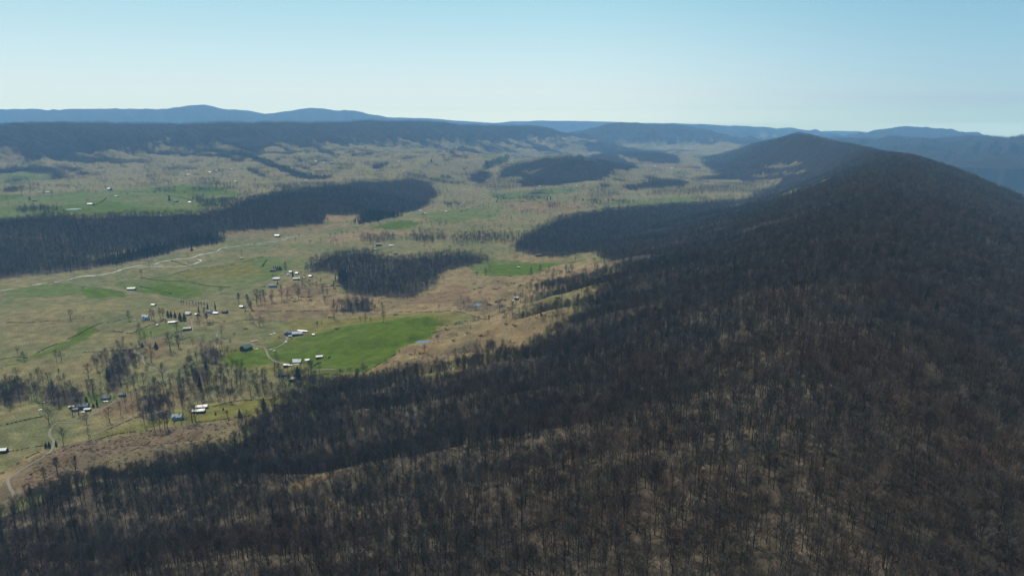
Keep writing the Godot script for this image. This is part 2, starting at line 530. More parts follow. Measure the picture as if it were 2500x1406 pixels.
func build_ground():
	wn = woods_near.get_data()
	wf = woods_far.get_data()
	sn = soil_near.get_data()
	sf = soil_far.get_data()
	var r := RING0
	while r < 14000.0:
		ring_r.append(r)
		r *= exp(RING_Q)
	while r < 23500.0:
		ring_r.append(r)
		r *= 1.03
	for k in FAN_N:
		col_a.append(-FAN + 2.0 * FAN * k / FAN_N)
	for k in 90:
		col_a.append(FAN + (TAU - 2.0 * FAN) * k / 90.0)
	var n := col_a.size()
	var rows := ring_r.size()
	var pts := PackedVector3Array()
	var cols := PackedColorArray()
	var cls := PackedByteArray()
	pts.resize(rows * n)
	cols.resize(rows * n)
	cls.resize(rows * n)
	heights.resize(rows * n)
	var sins := PackedFloat32Array()
	var coss := PackedFloat32Array()
	for a in col_a:
		sins.append(sin(a))
		coss.append(cos(a))
	for i in rows:
		var rr := ring_r[i]
		for k in n:
			var x := rr * sins[k]
			var e := rr * coss[k]
			var y := ground(x, e)
			var at := i * n + k
			heights[at] = y
			pts[at] = Vector3(x, y, -e)
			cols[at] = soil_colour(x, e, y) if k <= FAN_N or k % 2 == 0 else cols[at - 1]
			var c := 0
			var u := last_u
			if e > 11300.0 or (u < -1700.0 and e > 2500.0):
				c = 2
			elif u < 520.0:
				c = 1
			elif e > 5000.0 and absf(last_left) < 1500.0:
				c = 3
			cls[at] = c
	var nor := PackedVector3Array()
	nor.resize(rows * n)
	for i in rows:
		var ia := maxi(i - 1, 0) * n
		var ib := mini(i + 1, rows - 1) * n
		for k in n:
			var v := (pts[i * n + (k + 1) % n] - pts[i * n + (k + n - 1) % n]).cross(pts[ib + k] - pts[ia + k])
			nor[i * n + k] = v.normalized() if v.y > 0.0 else -v.normalized()
	var tri := [PackedInt32Array(), PackedInt32Array(), PackedInt32Array(), PackedInt32Array()]
	for i in rows - 1:
		for k in n:
			var a := i * n + k
			var b := i * n + (k + 1) % n
			var c := a + n
			var d := b + n
			var t: PackedInt32Array = tri[cls[a]]
			t.append_array(PackedInt32Array([a, c, b, b, c, d]))
			tri[cls[a]] = t
	var names := ["ground", "ridge_hillside", "mountains", "long_hills"]
	var labels := ["valley floor of olive, tan and green pasture between the ridges", "steep hillside of the long near ridge under bare forest on the right", "hazy blue mountains on the horizon", "long wooded ridge closing the valley on the left"]
	for c in 4:
		# keep only the corners that this piece uses
		var used := {}
		var idx := PackedInt32Array()
		var p := PackedVector3Array()
		var q := PackedVector3Array()
		var col := PackedColorArray()
		var slot := PackedInt32Array()
		slot.resize(rows * n)
		slot.fill(-1)
		for at in tri[c]:
			if slot[at] < 0:
				slot[at] = p.size()
				p.append(pts[at])
				q.append(nor[at])
				col.append(cols[at])
			idx.append(slot[at])
		if p.is_empty():
			continue
		var arr := []
		arr.resize(Mesh.ARRAY_MAX)
		arr[Mesh.ARRAY_VERTEX] = p
		arr[Mesh.ARRAY_NORMAL] = q
		arr[Mesh.ARRAY_COLOR] = col
		arr[Mesh.ARRAY_INDEX] = idx
		var m := ArrayMesh.new()
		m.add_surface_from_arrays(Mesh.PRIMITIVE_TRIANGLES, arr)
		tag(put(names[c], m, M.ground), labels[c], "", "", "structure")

# ---------------------------------------------------------------- roads, stream, ponds
func resample(line: Array, step: float) -> PackedVector2Array:
	var out := PackedVector2Array()
	for i in line.size() - 1:
		var a: Vector2 = line[i]
		var b: Vector2 = line[i + 1]
		var pre: Vector2 = line[maxi(i - 1, 0)]
		var post: Vector2 = line[mini(i + 2, line.size() - 1)]
		var n := maxi(1, int(a.distance_to(b) / step))
		for k in n:
			out.append(a.cubic_interpolate(b, pre, post, float(k) / n))
	out.append(line[line.size() - 1])
	return out

func strip(st: SurfaceTool, line: Array, width: float, lift: float, wobble: float):
	var p := resample(line, 7.0)
	var last_l := Vector3()
	var last_r := Vector3()
	for i in p.size():
		var d := (p[mini(i + 1, p.size() - 1)] - p[maxi(i - 1, 0)]).normalized()
		var side := Vector2(d.y, -d.x) * width * 0.5 * (1.0 + wobble * ragged.get_noise_2d(p[i].x * 3.0, p[i].y * 3.0))
		var l := p[i] - side
		var r := p[i] + side
		var up := lift * (1.0 + p[i].y / 3000.0)
		var vl := Vector3(l.x, hgt(l.x, l.y) + up, -l.y)
		var vr := Vector3(r.x, hgt(r.x, r.y) + up, -r.y)
		if i > 0:
			for v in [last_l, vl, last_r, last_r, vl, vr]:
				st.add_vertex(v)
		last_l = vl
		last_r = vr

func ribbon(called: String, width: float, mat: String, label: String, line: Array):
	var st := SurfaceTool.new()
	st.begin(Mesh.PRIMITIVE_TRIANGLES)
	st.set_smooth_group(0)
	strip(st, line, width, 0.22, 0.3)
	st.generate_normals()
	tag(put(numbered(called), st.commit(), M[mat]), label, "", "", "structure")

var stream_st: SurfaceTool
func stretch(line: Array):
	if stream_st == null:
		stream_st = SurfaceTool.new()
		stream_st.begin(Mesh.PRIMITIVE_TRIANGLES)
		stream_st.set_smooth_group(0)
	strip(stream_st, line, 5.0, 0.18, 1.4)

func finish_stream():
	stream_st.generate_normals()
	tag(put("stream", stream_st.commit(), M.stream_water), "bright shallow stream winding through the valley pasture below the bench", "", "", "structure")

func dig(c: Vector2, a: float, b: float, label: String):
	var level := ground(c.x, c.y)
	ponds.append({"c": c, "a": a, "b": b, "y": level})
	var st := SurfaceTool.new()
	st.begin(Mesh.PRIMITIVE_TRIANGLES)
	var n := 28
	for k in n:
		var v := []
		for q in [k, k + 1]:
			var w: float = TAU * (q % n) / n
			var s := 1.0 + 0.13 * sin(w * 2.0 + c.x) + 0.08 * sin(w * 3.0 + c.y)
			v.append(Vector3(cos(w) * a * s, 0, -sin(w) * b * s))
		for p in [Vector3(), v[1], v[0]]:
			st.set_normal(Vector3.UP)
			st.add_vertex(p)
	var o := put(numbered("pond"), st.commit(), M.water)
	o.position = Vector3(c.x, level + 0.15, -c.y)
	tag(o, label, "", "", "structure")

# ---------------------------------------------------------------- trees
class Build:
	var v := PackedVector3Array()
	var c := PackedColorArray()
	var rng: RandomNumberGenerator
	func blade(a: Vector3, b: Vector3, w: float, col: Color):
		var d := b - a
		var s := d.cross(Vector3(rng.randf() - 0.5, rng.randf() - 0.5, rng.randf() - 0.5)).normalized() * w * 0.5
		v.append(a - s)
		v.append(a + s)
		v.append(b)
		c.append(col)
		c.append(col)
		c.append(col)
	func limb(a: Vector3, b: Vector3, ra: float, rb: float, n: int, col: Color):
		var d := (b - a).normalized()
		var s := d.cross(Vector3.RIGHT if absf(d.x) < 0.8 else Vector3.UP).normalized()
		var t := d.cross(s)
		for k in n:
			var p := s * cos(TAU * k / n) + t * sin(TAU * k / n)
			var q := s * cos(TAU * (k + 1) / n) + t * sin(TAU * (k + 1) / n)
			for x in [a + p * ra, a + q * ra, b + p * rb, b + p * rb, a + q * ra, b + q * rb]:
				v.append(x)
				c.append(col)
	func mesh() -> ArrayMesh:
		var arr := []
		arr.resize(Mesh.ARRAY_MAX)
		arr[Mesh.ARRAY_VERTEX] = v
		arr[Mesh.ARRAY_COLOR] = c
		var m := ArrayMesh.new()
		m.add_surface_from_arrays(Mesh.PRIMITIVE_TRIANGLES, arr)
		return m

const BARK := Vector3(0.048, 0.040, 0.033)
const TWIG := Vector3(0.076, 0.060, 0.049)

func shade(rng: RandomNumberGenerator, base: Vector3) -> Color:
	var k := rng.randf_range(0.75, 1.25)
	return Color(base.x * k, base.y * k, base.z * k)

# detail 0: every limb and twig; 1 - 3: ever fewer, broader sprays for distant trees. A tree is 20 m tall before scaling.
func bare_tree(s: int, detail: int, low: float, spread: float, rise: float, twig := TWIG, stout := 1.0) -> Array:
	var rng := RandomNumberGenerator.new()
	rng.seed = s
	var t := Build.new()
	t.rng = rng
	var k := Build.new()
	k.rng = rng
	var sides: int = [6, 4, 3, 3][detail]
	var top := 16.5
	var lean := Vector3(rng.randf_range(-0.8, 0.8), 0, rng.randf_range(-0.8, 0.8))
	var spine := []
	for i in 5:
		var f := i / 4.0
		spine.append(Vector3(0, top * f, 0) + lean * f * f + Vector3(rng.randf_range(-0.25, 0.25), 0, rng.randf_range(-0.25, 0.25)) * f)
	var girth := (0.34 if detail < 2 else 0.38) * stout
	var bark := shade(rng, BARK)
	var seg := 4 if detail < 2 else 2
	for i in seg:
		var j := i * 4 / seg
		var j2 := (i + 1) * 4 / seg
		t.limb(spine[j] - Vector3(0, 1.2 if i == 0 else 0.0, 0), spine[j2], girth * (1.0 - j / 4.6), girth * (1.0 - j2 / 4.6), sides, bark)
	var n: int = [15, 10, 8, 5][detail]
	var subs: int = [6, 4, 2, 2][detail]
	var tw: int = [8, 4, 3, 2][detail]
	if detail > 0:
		spread *= 1.15
		rise *= 0.85
	var tww: float = [0.062, 0.15, 0.30, 0.5][detail] * stout * stout
	for i in n:
		var f := (i + rng.randf()) / n
		var h := lerpf(low, 1.0, pow(f, 0.85))
		var g := h * 4.0
		var b0: Vector3 = spine[mini(int(g), 3)].lerp(spine[mini(int(g), 3) + 1], g - mini(int(g), 3))
		var az := i * 2.399 + rng.randf_range(-0.5, 0.5)
		var el := lerpf(rise, 1.25, f * f) + rng.randf_range(-0.2, 0.2)
		var long := 20.0 * spread * (0.55 + 0.45 * sin(PI * clampf(0.25 + f * 0.75, 0.0, 1.0))) * rng.randf_range(0.75, 1.15)
		var dir := Vector3(cos(az) * cos(el), sin(el), sin(az) * cos(el))
		var dir2 := (dir + Vector3(0, 0.5, 0) + Vector3(rng.randf_range(-0.3, 0.3), 0, rng.randf_range(-0.3, 0.3))).normalized()
		var mid := b0 + dir * long * 0.5
		var tip := mid + dir2 * long * 0.5
		var rad := girth * (0.42 - 0.22 * f)
		if detail == 0:
			k.limb(b0, mid, rad, rad * 0.6, 3, bark)
			k.limb(mid, tip, rad * 0.6, 0.02, 3, bark)
		elif detail == 1:
			k.blade(b0, tip, rad * 2.2, bark)
			k.blade(b0, mid, rad * 2.0, bark)
		else:
			k.blade(b0, tip, rad * 2.4, bark)
		for j in subs:
			var q := 0.25 + 0.75 * (j + rng.randf()) / subs
			var a: Vector3 = b0.lerp(mid, q * 2.0) if q < 0.5 else mid.lerp(tip, q * 2.0 - 1.0)
			var d := (dir2 * 0.9 + Vector3(rng.randf_range(-1, 1), rng.randf_range(-0.3, 1.0), rng.randf_range(-1, 1)) * 0.95).normalized()
			var sl := long * lerpf(0.5, 0.25, q) * rng.randf_range(0.8, 1.25) + 0.6
			var b := a + d * sl
			if detail == 0:
				k.blade(a, b, 0.11, bark)
				k.blade(a, b, 0.10, bark)
			elif detail == 1:
				k.blade(a, b, 0.16, bark)
			for w in tw:
				var st := a.lerp(b, rng.randf_range(0.25, 1.0))
				var dd := (d + Vector3(rng.randf_range(-1, 1), rng.randf_range(-0.35, 1.1), rng.randf_range(-1, 1)) * 1.05).normalized()
				k.blade(st, st + dd * rng.randf_range(1.0, 2.4) * (1.0 if detail == 0 else 1.25), tww * rng.randf_range(0.8, 1.3), shade(rng, twig))
	var both := Build.new()
	both.v = t.v + k.v
	both.c = t.c + k.c
	return [t.mesh(), k.mesh(), both.mesh()]

func conifer(s: int, wide: float, detail: int, base := Vector3(0.020, 0.032, 0.018)) -> Array:
	var rng := RandomNumberGenerator.new()
	rng.seed = s
	var t := Build.new()
	t.rng = rng
	t.limb(Vector3(0, -1, 0), Vector3(0, 18, 0), 0.3, 0.05, 5, Color(0.07, 0.055, 0.045))
	var k := Build.new()
	k.rng = rng
	var n: int = [420, 90, 30][detail]
	for i in n:
		var f := pow((i + 0.5) / n, 0.8)
		var h := 1.2 + 18.8 * f
		var az := i * 2.399 + rng.randf()
		var reach := 20.0 * wide * 0.5 * (pow(1.0 - f, 0.75) * minf(1.0, 0.55 + f * 3.0) + 0.02) * rng.randf_range(0.75, 1.12)
		var out := Vector3(cos(az), 0, sin(az))
		var a := Vector3(0, h, 0) + out * reach * rng.randf_range(0.0, 0.45)
		var b := Vector3(0, h - reach * rng.randf_range(0.05, 0.4) + 0.5, 0) + out * reach
		k.blade(a, b + Vector3(0, 0.4, 0), [1.1, 2.2, 3.6][detail] * (0.35 + 0.65 * (1.0 - f)), shade(rng, base))
		if detail == 0:
			k.blade(b, a + Vector3(0, 0.7, 0), 0.9 * (0.3 + 0.7 * (1.0 - f)), shade(rng, base))
	var both := Build.new()
	both.v = t.v + k.v
	both.c = t.c + k.c
	return [t.mesh(), k.mesh(), both.mesh()]

func shrub(s: int, n: int, base: Vector3) -> ArrayMesh:
	var rng := RandomNumberGenerator.new()
	rng.seed = s
	var k := Build.new()
	k.rng = rng
	for i in n:
		var az := rng.randf() * TAU
		var r := sqrt(rng.randf()) * 2.2
		var a := Vector3(cos(az) * r, -0.1, sin(az) * r)
		var d := Vector3(cos(az) * rng.randf(), rng.randf_range(0.5, 1.2), sin(az) * rng.randf()) * (1.9 - r * 0.45)
		k.blade(a, a + d, 0.42 if n < 90 else 0.24, shade(rng, base))
	return k.mesh()

var forest_kinds := []       # [detail][variant] -> [trunk, crown, whole]
var pines := []
var lone_kinds := []
var lone_pines := {}
var shrub_kinds := []

func make_prototypes():
	for d in 4:
		var l := []
		for v in [8, 6, 5, 4][d]:
			l.append(bare_tree(100 + d * 20 + v, d, [0.42, 0.5, 0.36, 0.48, 0.3][v % 5], [0.36, 0.31, 0.42, 0.34, 0.38][v % 5], [0.6, 0.75, 0.5, 0.7, 0.55][v % 5]))
		forest_kinds.append(l)
	for d in 3:
		pines.append([conifer(300 + d, 0.34, d), conifer(310 + d, 0.28, d)])
	var forms := [[0.22, 0.36, 0.62, TWIG], [0.16, 0.44, 0.35, TWIG], [0.14, 0.42, 0.45, Vector3(0.085, 0.047, 0.044)], [0.34, 0.22, 0.85, TWIG], [0.15, 0.32, 0.55, Vector3(0.05, 0.065, 0.034)]]
	for f in forms.size():
		var l := []
		for v in 3:
			l.append(bare_tree(500 + f * 10 + v, 0, forms[f][0], forms[f][1], forms[f][2], forms[f][3], 1.4))
		lone_kinds.append(l)
	for v in 3:
		shrub_kinds.append(shrub(700 + v, 110, Vector3(0.058, 0.040, 0.030)))

func plant(called: String, meshes: Array, names: Array, mats: Array, at: Vector3, turn: float, size: Vector3, label: String, group: String) -> Node3D:
	var o := thing(called, label, "tree", at, turn, group)
	o.scale = size
	for i in names.size():
		put(names[i], meshes[i], mats[i], o)
	return o

var seen_trees := 0
func lone_tree(x: float, e: float, h: float, form: int, label: String, group: String):
	seen_trees += 1
	var meshes: Array = lone_kinds[form][seen_trees % 3]
	var wide := h / 20.0 * (1.0 + 0.2 * sin(seen_trees * 7.3))
	var m: Material = M["bark_%d" % (seen_trees % 4)]
	plant("bare_tree", meshes, ["trunk", "crown"], [m, m], Vector3(x, hgt(x, e) - 0.1, -e), seen_trees * 1.7, Vector3(wide, h / 20.0, wide), label, group)

func lone_conifer(x: float, e: float, h: float, ratio: float, label: String, group: String):
	seen_trees += 1
	var brown := label.contains("brown") or label.contains("reddish")
	var key := "%.2f %s" % [ratio, brown]
	if not lone_pines.has(key):
		lone_pines[key] = conifer(800 + lone_pines.size(), ratio, 0, Vector3(0.05, 0.032, 0.024) if brown else Vector3(0.020, 0.032, 0.020))
	plant("conifer", lone_pines[key], ["trunk", "foliage"], [M.bark, M.bark], Vector3(x, hgt(x, e) - 0.1, -e), seen_trees * 1.3, Vector3.ONE * h / 20.0, label, group)

var shrub_count := 0
func lone_shrub(p: Vector2):
	shrub_count += 1
	var o := put(numbered("shrub"), shrub_kinds[shrub_count % 3], M.bark)
	var s := 1.0 + 0.5 * absf(sin(shrub_count * 3.7))
	o.position = Vector3(p.x, hgt(p.x, p.y), -p.y)
	o.rotation.y = shrub_count * 1.1
	o.scale = Vector3(s * 2.3, s * 1.15, s * 1.5)
	tag(o, "low dark brown shrub alone in the rough tan pasture", "shrub", "low dark shrubs dotted over the rough pasture")

# ---- masses
var mass := {}     # region -> key -> buffer
func drop(region: String, key: String, mesh: Mesh, x: float, y: float, e: float, turn: float, w: float, h: float, c: Color):
	if not mass.has(region):
		mass[region] = {}
	if not mass[region].has(key):
		mass[region][key] = [mesh, PackedFloat32Array()]
	var b: PackedFloat32Array = mass[region][key][1]
	var cs := cos(turn) * w
	var sn_ := sin(turn) * w
	b.append_array(PackedFloat32Array([cs, 0.0, sn_, x, 0.0, h, 0.0, y, -sn_, 0.0, cs, -e, c.r, c.g, c.b, 1.0]))
	mass[region][key][1] = b

func fence_line(line: Array):
	var p := resample(line, 3.0 + line[0].y / 900.0)
	for i in p.size():
		var x := p[i].x + 0.8 * ragged.get_noise_2d(i * 40.0, 0.0)
		var gap := ragged.get_noise_2d(i * 7.0, p[0].x)
		if gap > 0.25:
			continue
		var w := 0.42 + 0.38 * absf(sin(i * 5.1)) + p[i].y / 7000.0
		drop("fence_brush", "b%d" % (i % 3), shrub_kinds[i % 3], x, hgt(x, p[i].y), p[i].y, i * 1.3, w, w * 1.1, Color(1, 1, 1))

func tint(x: float, e: float, rng: RandomNumberGenerator) -> Color:
	var a := patch.get_noise_2d(x * 1.6, e * 1.6) * 1.6
	var b := patch.get_noise_2d(x * 2.3 + 4000.0, e * 2.3) * 1.6
	var k := rng.randf_range(0.55, 1.2) if rng.randf() < 0.8 else rng.randf_range(1.3, 1.9)
	return Color(k * (1.0 + 0.16 * a), k * (1.0 + 0.08 * b), k * (1.0 - 0.10 * a + 0.06 * b))

func region_of(x: float, e: float) -> String:
	if e > 5400.0:
		return "far_forest"
	if x < 400.0 and e > 1500.0 and bench_side(x, e).x > 0.0:
		return "bench_forest"
	return "valley_woods"

var close_trees := []
func plant_woods():
	var rng := RandomNumberGenerator.new()
	rng.seed = 4242
	var bands := [[130.0, 1500.0, 6.4, 0], [1500.0, 3600.0, 7.4, 1], [3600.0, 6400.0, 10.0, 2], [6400.0, 11600.0, 13.0, 3]]
	for band in bands:
		var step: float = band[2]
		var d: int = band[3]
		var e: float = band[0]
		while e < band[1]:
			e += step
			var half := e * 0.88 + 140.0
			var x := -half
			while x < half:
				x += step
				var px := x + rng.randf_range(-0.5, 0.5) * step
				var pe := e + rng.randf_range(-0.5, 0.5) * step
				var luck := rng.randf()
				var turn := rng.randf() * TAU
				var size := rng.randf_range(0.58, 1.14)
				var fray := 18.0 + pe * 0.003
				var w := woods_at(px + rng.randf_range(-fray, fray), pe + rng.randf_range(-fray, fray))
				if w == 0 or w == 4:
					continue
				if w == 2 and luck > 0.45 or w == 5 and luck > 0.66 or luck > 0.95:
					continue
				if d >= 2 and pe > 5600.0 and px < 1500.0 and across(ridges[1].p, ridges[1].s, px, pe).x > 120.0:
					continue
				var u := across(ridges[0].p, ridges[0].s, px, pe).x
				if d >= 2 and u < -900.0 and luck > 0.6:
					continue
				var y := hgt(px, pe)
				if u < -60.0 and d < 3 and hidden(px, y, pe):
					continue
				var region := "ridge_forest" if u < 560.0 and pe < 8000.0 else region_of(px, pe)
				var thick := patch.get_noise_2d(px * 4.0, pe * 4.0)
				if d < 2 and luck > (0.93 if region == "ridge_forest" else 0.84) - thick * 0.7 and w == 1:
					continue
				if region == "ridge_forest":
					size *= 0.92
				var c := tint(px, pe, rng)
				if w == 3 or d < 2 and rng.randf() < 0.005 and pe > 700.0:
					var v := rng.randi() % 2
					drop(region, "pine %d %d" % [mini(d, 2), v], pines[mini(d, 2)][v][2], px, y, pe, turn, size * 1.1, size, Color(1, 1, 1))
					continue
				if d == 0 and region == "ridge_forest" and luck < 0.62:   # saplings between the trees
					var sx := px + rng.randf_range(-3.5, 3.5)
					var se := pe + rng.randf_range(-3.5, 3.5)
					var sv := rng.randi() % 6
					drop(region, "tree 1 %d" % sv, forest_kinds[1][sv][2], sx, hgt(sx, se), se, turn + 1.0, size * 0.42, size * rng.randf_range(0.3, 0.55), c * 1.15)
				var kinds: Array = forest_kinds[d]
				var v := rng.randi() % kinds.size()
				if d == 0 and pe < 520.0:
					close_trees.append([px * px + pe * pe + (y - 406.0) * (y - 406.0), px, y, pe, turn, size, v, c, region])
					continue
				drop(region, "tree %d %d" % [d, v], kinds[v][2], px, y, pe, turn, size * (1.0 if d < 2 else 1.12), size, c)
	# the nearest trees in the picture are things of their own
	close_trees.sort_custom(func(a, b): return a[0] < b[0])
	var left := 170
	for t in close_trees:
		var v := Vector3(t[1], t[2] + 9.0 - EYE.y, -t[3]).rotated(Vector3.RIGHT, deg_to_rad(TILT))
		var inside: bool = absf(v.x / v.z) < 0.735 and absf(v.y / v.z) < 0.40
		if left > 0 and inside:
			left -= 1
			var m: Material = M["bark_%d" % (left % 4)]
			plant("forest_tree", forest_kinds[0][t[6]], ["trunk", "crown"], [m, m], Vector3(t[1], t[2], -t[3]), t[4], Vector3.ONE * t[5], "bare grey brown forest tree on the near ridge, close to the bottom edge", "nearest trees of the ridge forest")
		else:
			drop(t[8], "tree 0 %d" % t[6], forest_kinds[0][t[6]][2], t[1], t[2], t[3], t[4], t[5], t[5], t[7])
	# single trees strewn over the farther pastures
	var e := 900.0
	while e < 12500.0:
		var step := 13.0 + e * 0.0024
		e += step
		var x := -e * 0.78
		while x < e * 0.5:
			x += step
			var px := x + rng.randf_range(-0.5, 0.5) * step
			var pe := e + rng.randf_range(-0.5, 0.5) * step
			var luck := rng.randf()
			var turn := rng.randf() * TAU
			var size := rng.randf_range(0.45, 1.0)
			var n := patch.get_noise_2d(px * 1.4 + 800.0, pe * 1.4)
			var p := clampf((n - 0.12) * 2.0, 0.0, 0.6) + 0.022
			var row := absf(patch.get_noise_2d(px * 0.55 + 9000.0, pe * 0.9))
			p += 0.35 * (1.0 - smoothstep(0.0, 0.03, row)) * clampf(0.5 + n * 2.0, 0.0, 1.0)
			p *= 0.10 + 0.90 * smoothstep(1500.0, 3400.0, pe)
			if luck > p or woods_at(px, pe) > 0:
				continue
			var s := look(sn, sf, px, pe)
			if (s == 1 or s == 2 or s == 6) and luck > p * 0.15:
				continue
			var d := 1 if pe < 3600.0 else (2 if pe < 6400.0 else 3)
			var kinds: Array = forest_kinds[d]
			var v := rng.randi() % kinds.size()
			drop("scattered_trees", "tree %d %d" % [d, v], kinds[v][2], px, hgt(px, pe), pe, turn, size * (1.15 if d == 1 else 1.9), size * 1.1, tint(px, pe, rng) * 0.6)

# ground that the near ridge hides from every viewpoint beside the camera is left without trees
func hidden(x: float, y: float, e: float) -> bool:
	for k in 14:
		var f := 0.15 + 0.80 * k / 14.0
		if lerpf(EYE.y + 30.0, y + 20.0, f) < hgt(x * f, e * f) - 6.0:
			return true
	return false

func plant_brambles():
	var rng := RandomNumberGenerator.new()
	rng.seed = 99
	var e := 300.0
	while e < 2600.0:
		var step := 3.2 + e * 0.0016
		e += step
		var x := -e * 0.78
		while x < e * 0.25:
			x += step
			var px := x + rng.randf_range(-0.5, 0.5) * step
			var pe := e + rng.randf_range(-0.5, 0.5) * step
			var luck := rng.randf()
			var s := look(sn, sf, px, pe)
			if s != 4 and s != 5 and s != 3:
				continue
			var n := patch.get_noise_2d(px * 5.0, pe * 5.0)
			var p := 0.55 if s == 4 else 0.05
			if s != 4:
				p += clampf((n - 0.28) * 2.0, 0.0, 0.6)
			if luck > p or woods_at(px, pe) > 0:
				continue
			var w := rng.randf_range(0.3, 0.85)
			drop("bramble_undergrowth", "b%d" % (rng.randi() % 3), shrub_kinds[rng.randi() % 3], px, hgt(px, pe), pe, luck * 40.0, w, w * 0.8, Color(1.2 + 0.7 * n, 1.2 + 0.6 * n, 1.2 + 0.4 * n))

func finish_woods():
	var labels := {
		"ridge_forest": "dense leafless grey brown forest covering the near ridge", "bench_forest": "leafless purplish forest band on the bench slope left of the valley",
		"far_forest": "hazy dark forest on the long left ridge and the distant hills", "valley_woods": "leafless woodlots and copses on the valley floor",
		"scattered_trees": "small single trees strewn over the far pastures", "fence_brush": "dark brush grown up along fence lines between the fields", "bramble_undergrowth": "reddish brown brambles over the rough pasture and slope",
	}
	for region in mass:
		var o := Node3D.new()
		o.name = region
		add_child(o)
		tag(o, labels[region], "", "", "stuff")
		for key in mass[region]:
			var mm := MultiMesh.new()
			mm.transform_format = MultiMesh.TRANSFORM_3D
			mm.use_colors = true
			mm.mesh = mass[region][key][0]
			var b: PackedFloat32Array = mass[region][key][1]
			mm.instance_count = b.size() / 16
			mm.buffer = b
			var i := MultiMeshInstance3D.new()
			i.name = "brush" if region.contains("br") and not region.contains("bench") else "trees"
			i.multimesh = mm
			i.material_override = M.bark
			i.set_meta("kind", "stuff")
			o.add_child(i, true)

# ---------------------------------------------------------------- buildings
func face(st: SurfaceTool, a: Vector3, b: Vector3, c: Vector3, d: Vector3):
	for v in [a, b, c, a, c, d]:
		st.add_vertex(v)

func new_st() -> SurfaceTool:
	var st := SurfaceTool.new()
	st.begin(Mesh.PRIMITIVE_TRIANGLES)
	st.set_smooth_group(-1)
	return st

func done(st: SurfaceTool) -> ArrayMesh:
	st.generate_normals()
	return st.commit()

func block(l: float, h: float, w: float) -> BoxMesh:
	var b := BoxMesh.new()
	b.size = Vector3(l, h, w)
	return b

func prism(profile: Array, half: float) -> ArrayMesh:
	# a convex or chevron outline in y and z, drawn out along x
	var st := new_st()
	var n := profile.size()
	for i in n:
		var p: Vector2 = profile[i]
		var q: Vector2 = profile[(i + 1) % n]
		face(st, Vector3(-half, p.y, p.x), Vector3(half, p.y, p.x), Vector3(half, q.y, q.x), Vector3(-half, q.y, q.x))
	var flat := PackedVector2Array(profile)
	var t := Geometry2D.triangulate_polygon(flat)
	for i in range(0, t.size(), 3):
		var a := flat[t[i]]
		var b := flat[t[i + 1]]
		var c := flat[t[i + 2]]
		for v in [Vector3(half, a.y, a.x), Vector3(half, b.y, b.x), Vector3(half, c.y, c.x), Vector3(-half, a.y, a.x), Vector3(-half, c.y, c.x), Vector3(-half, b.y, b.x)]:
			st.add_vertex(v)
	return done(st)

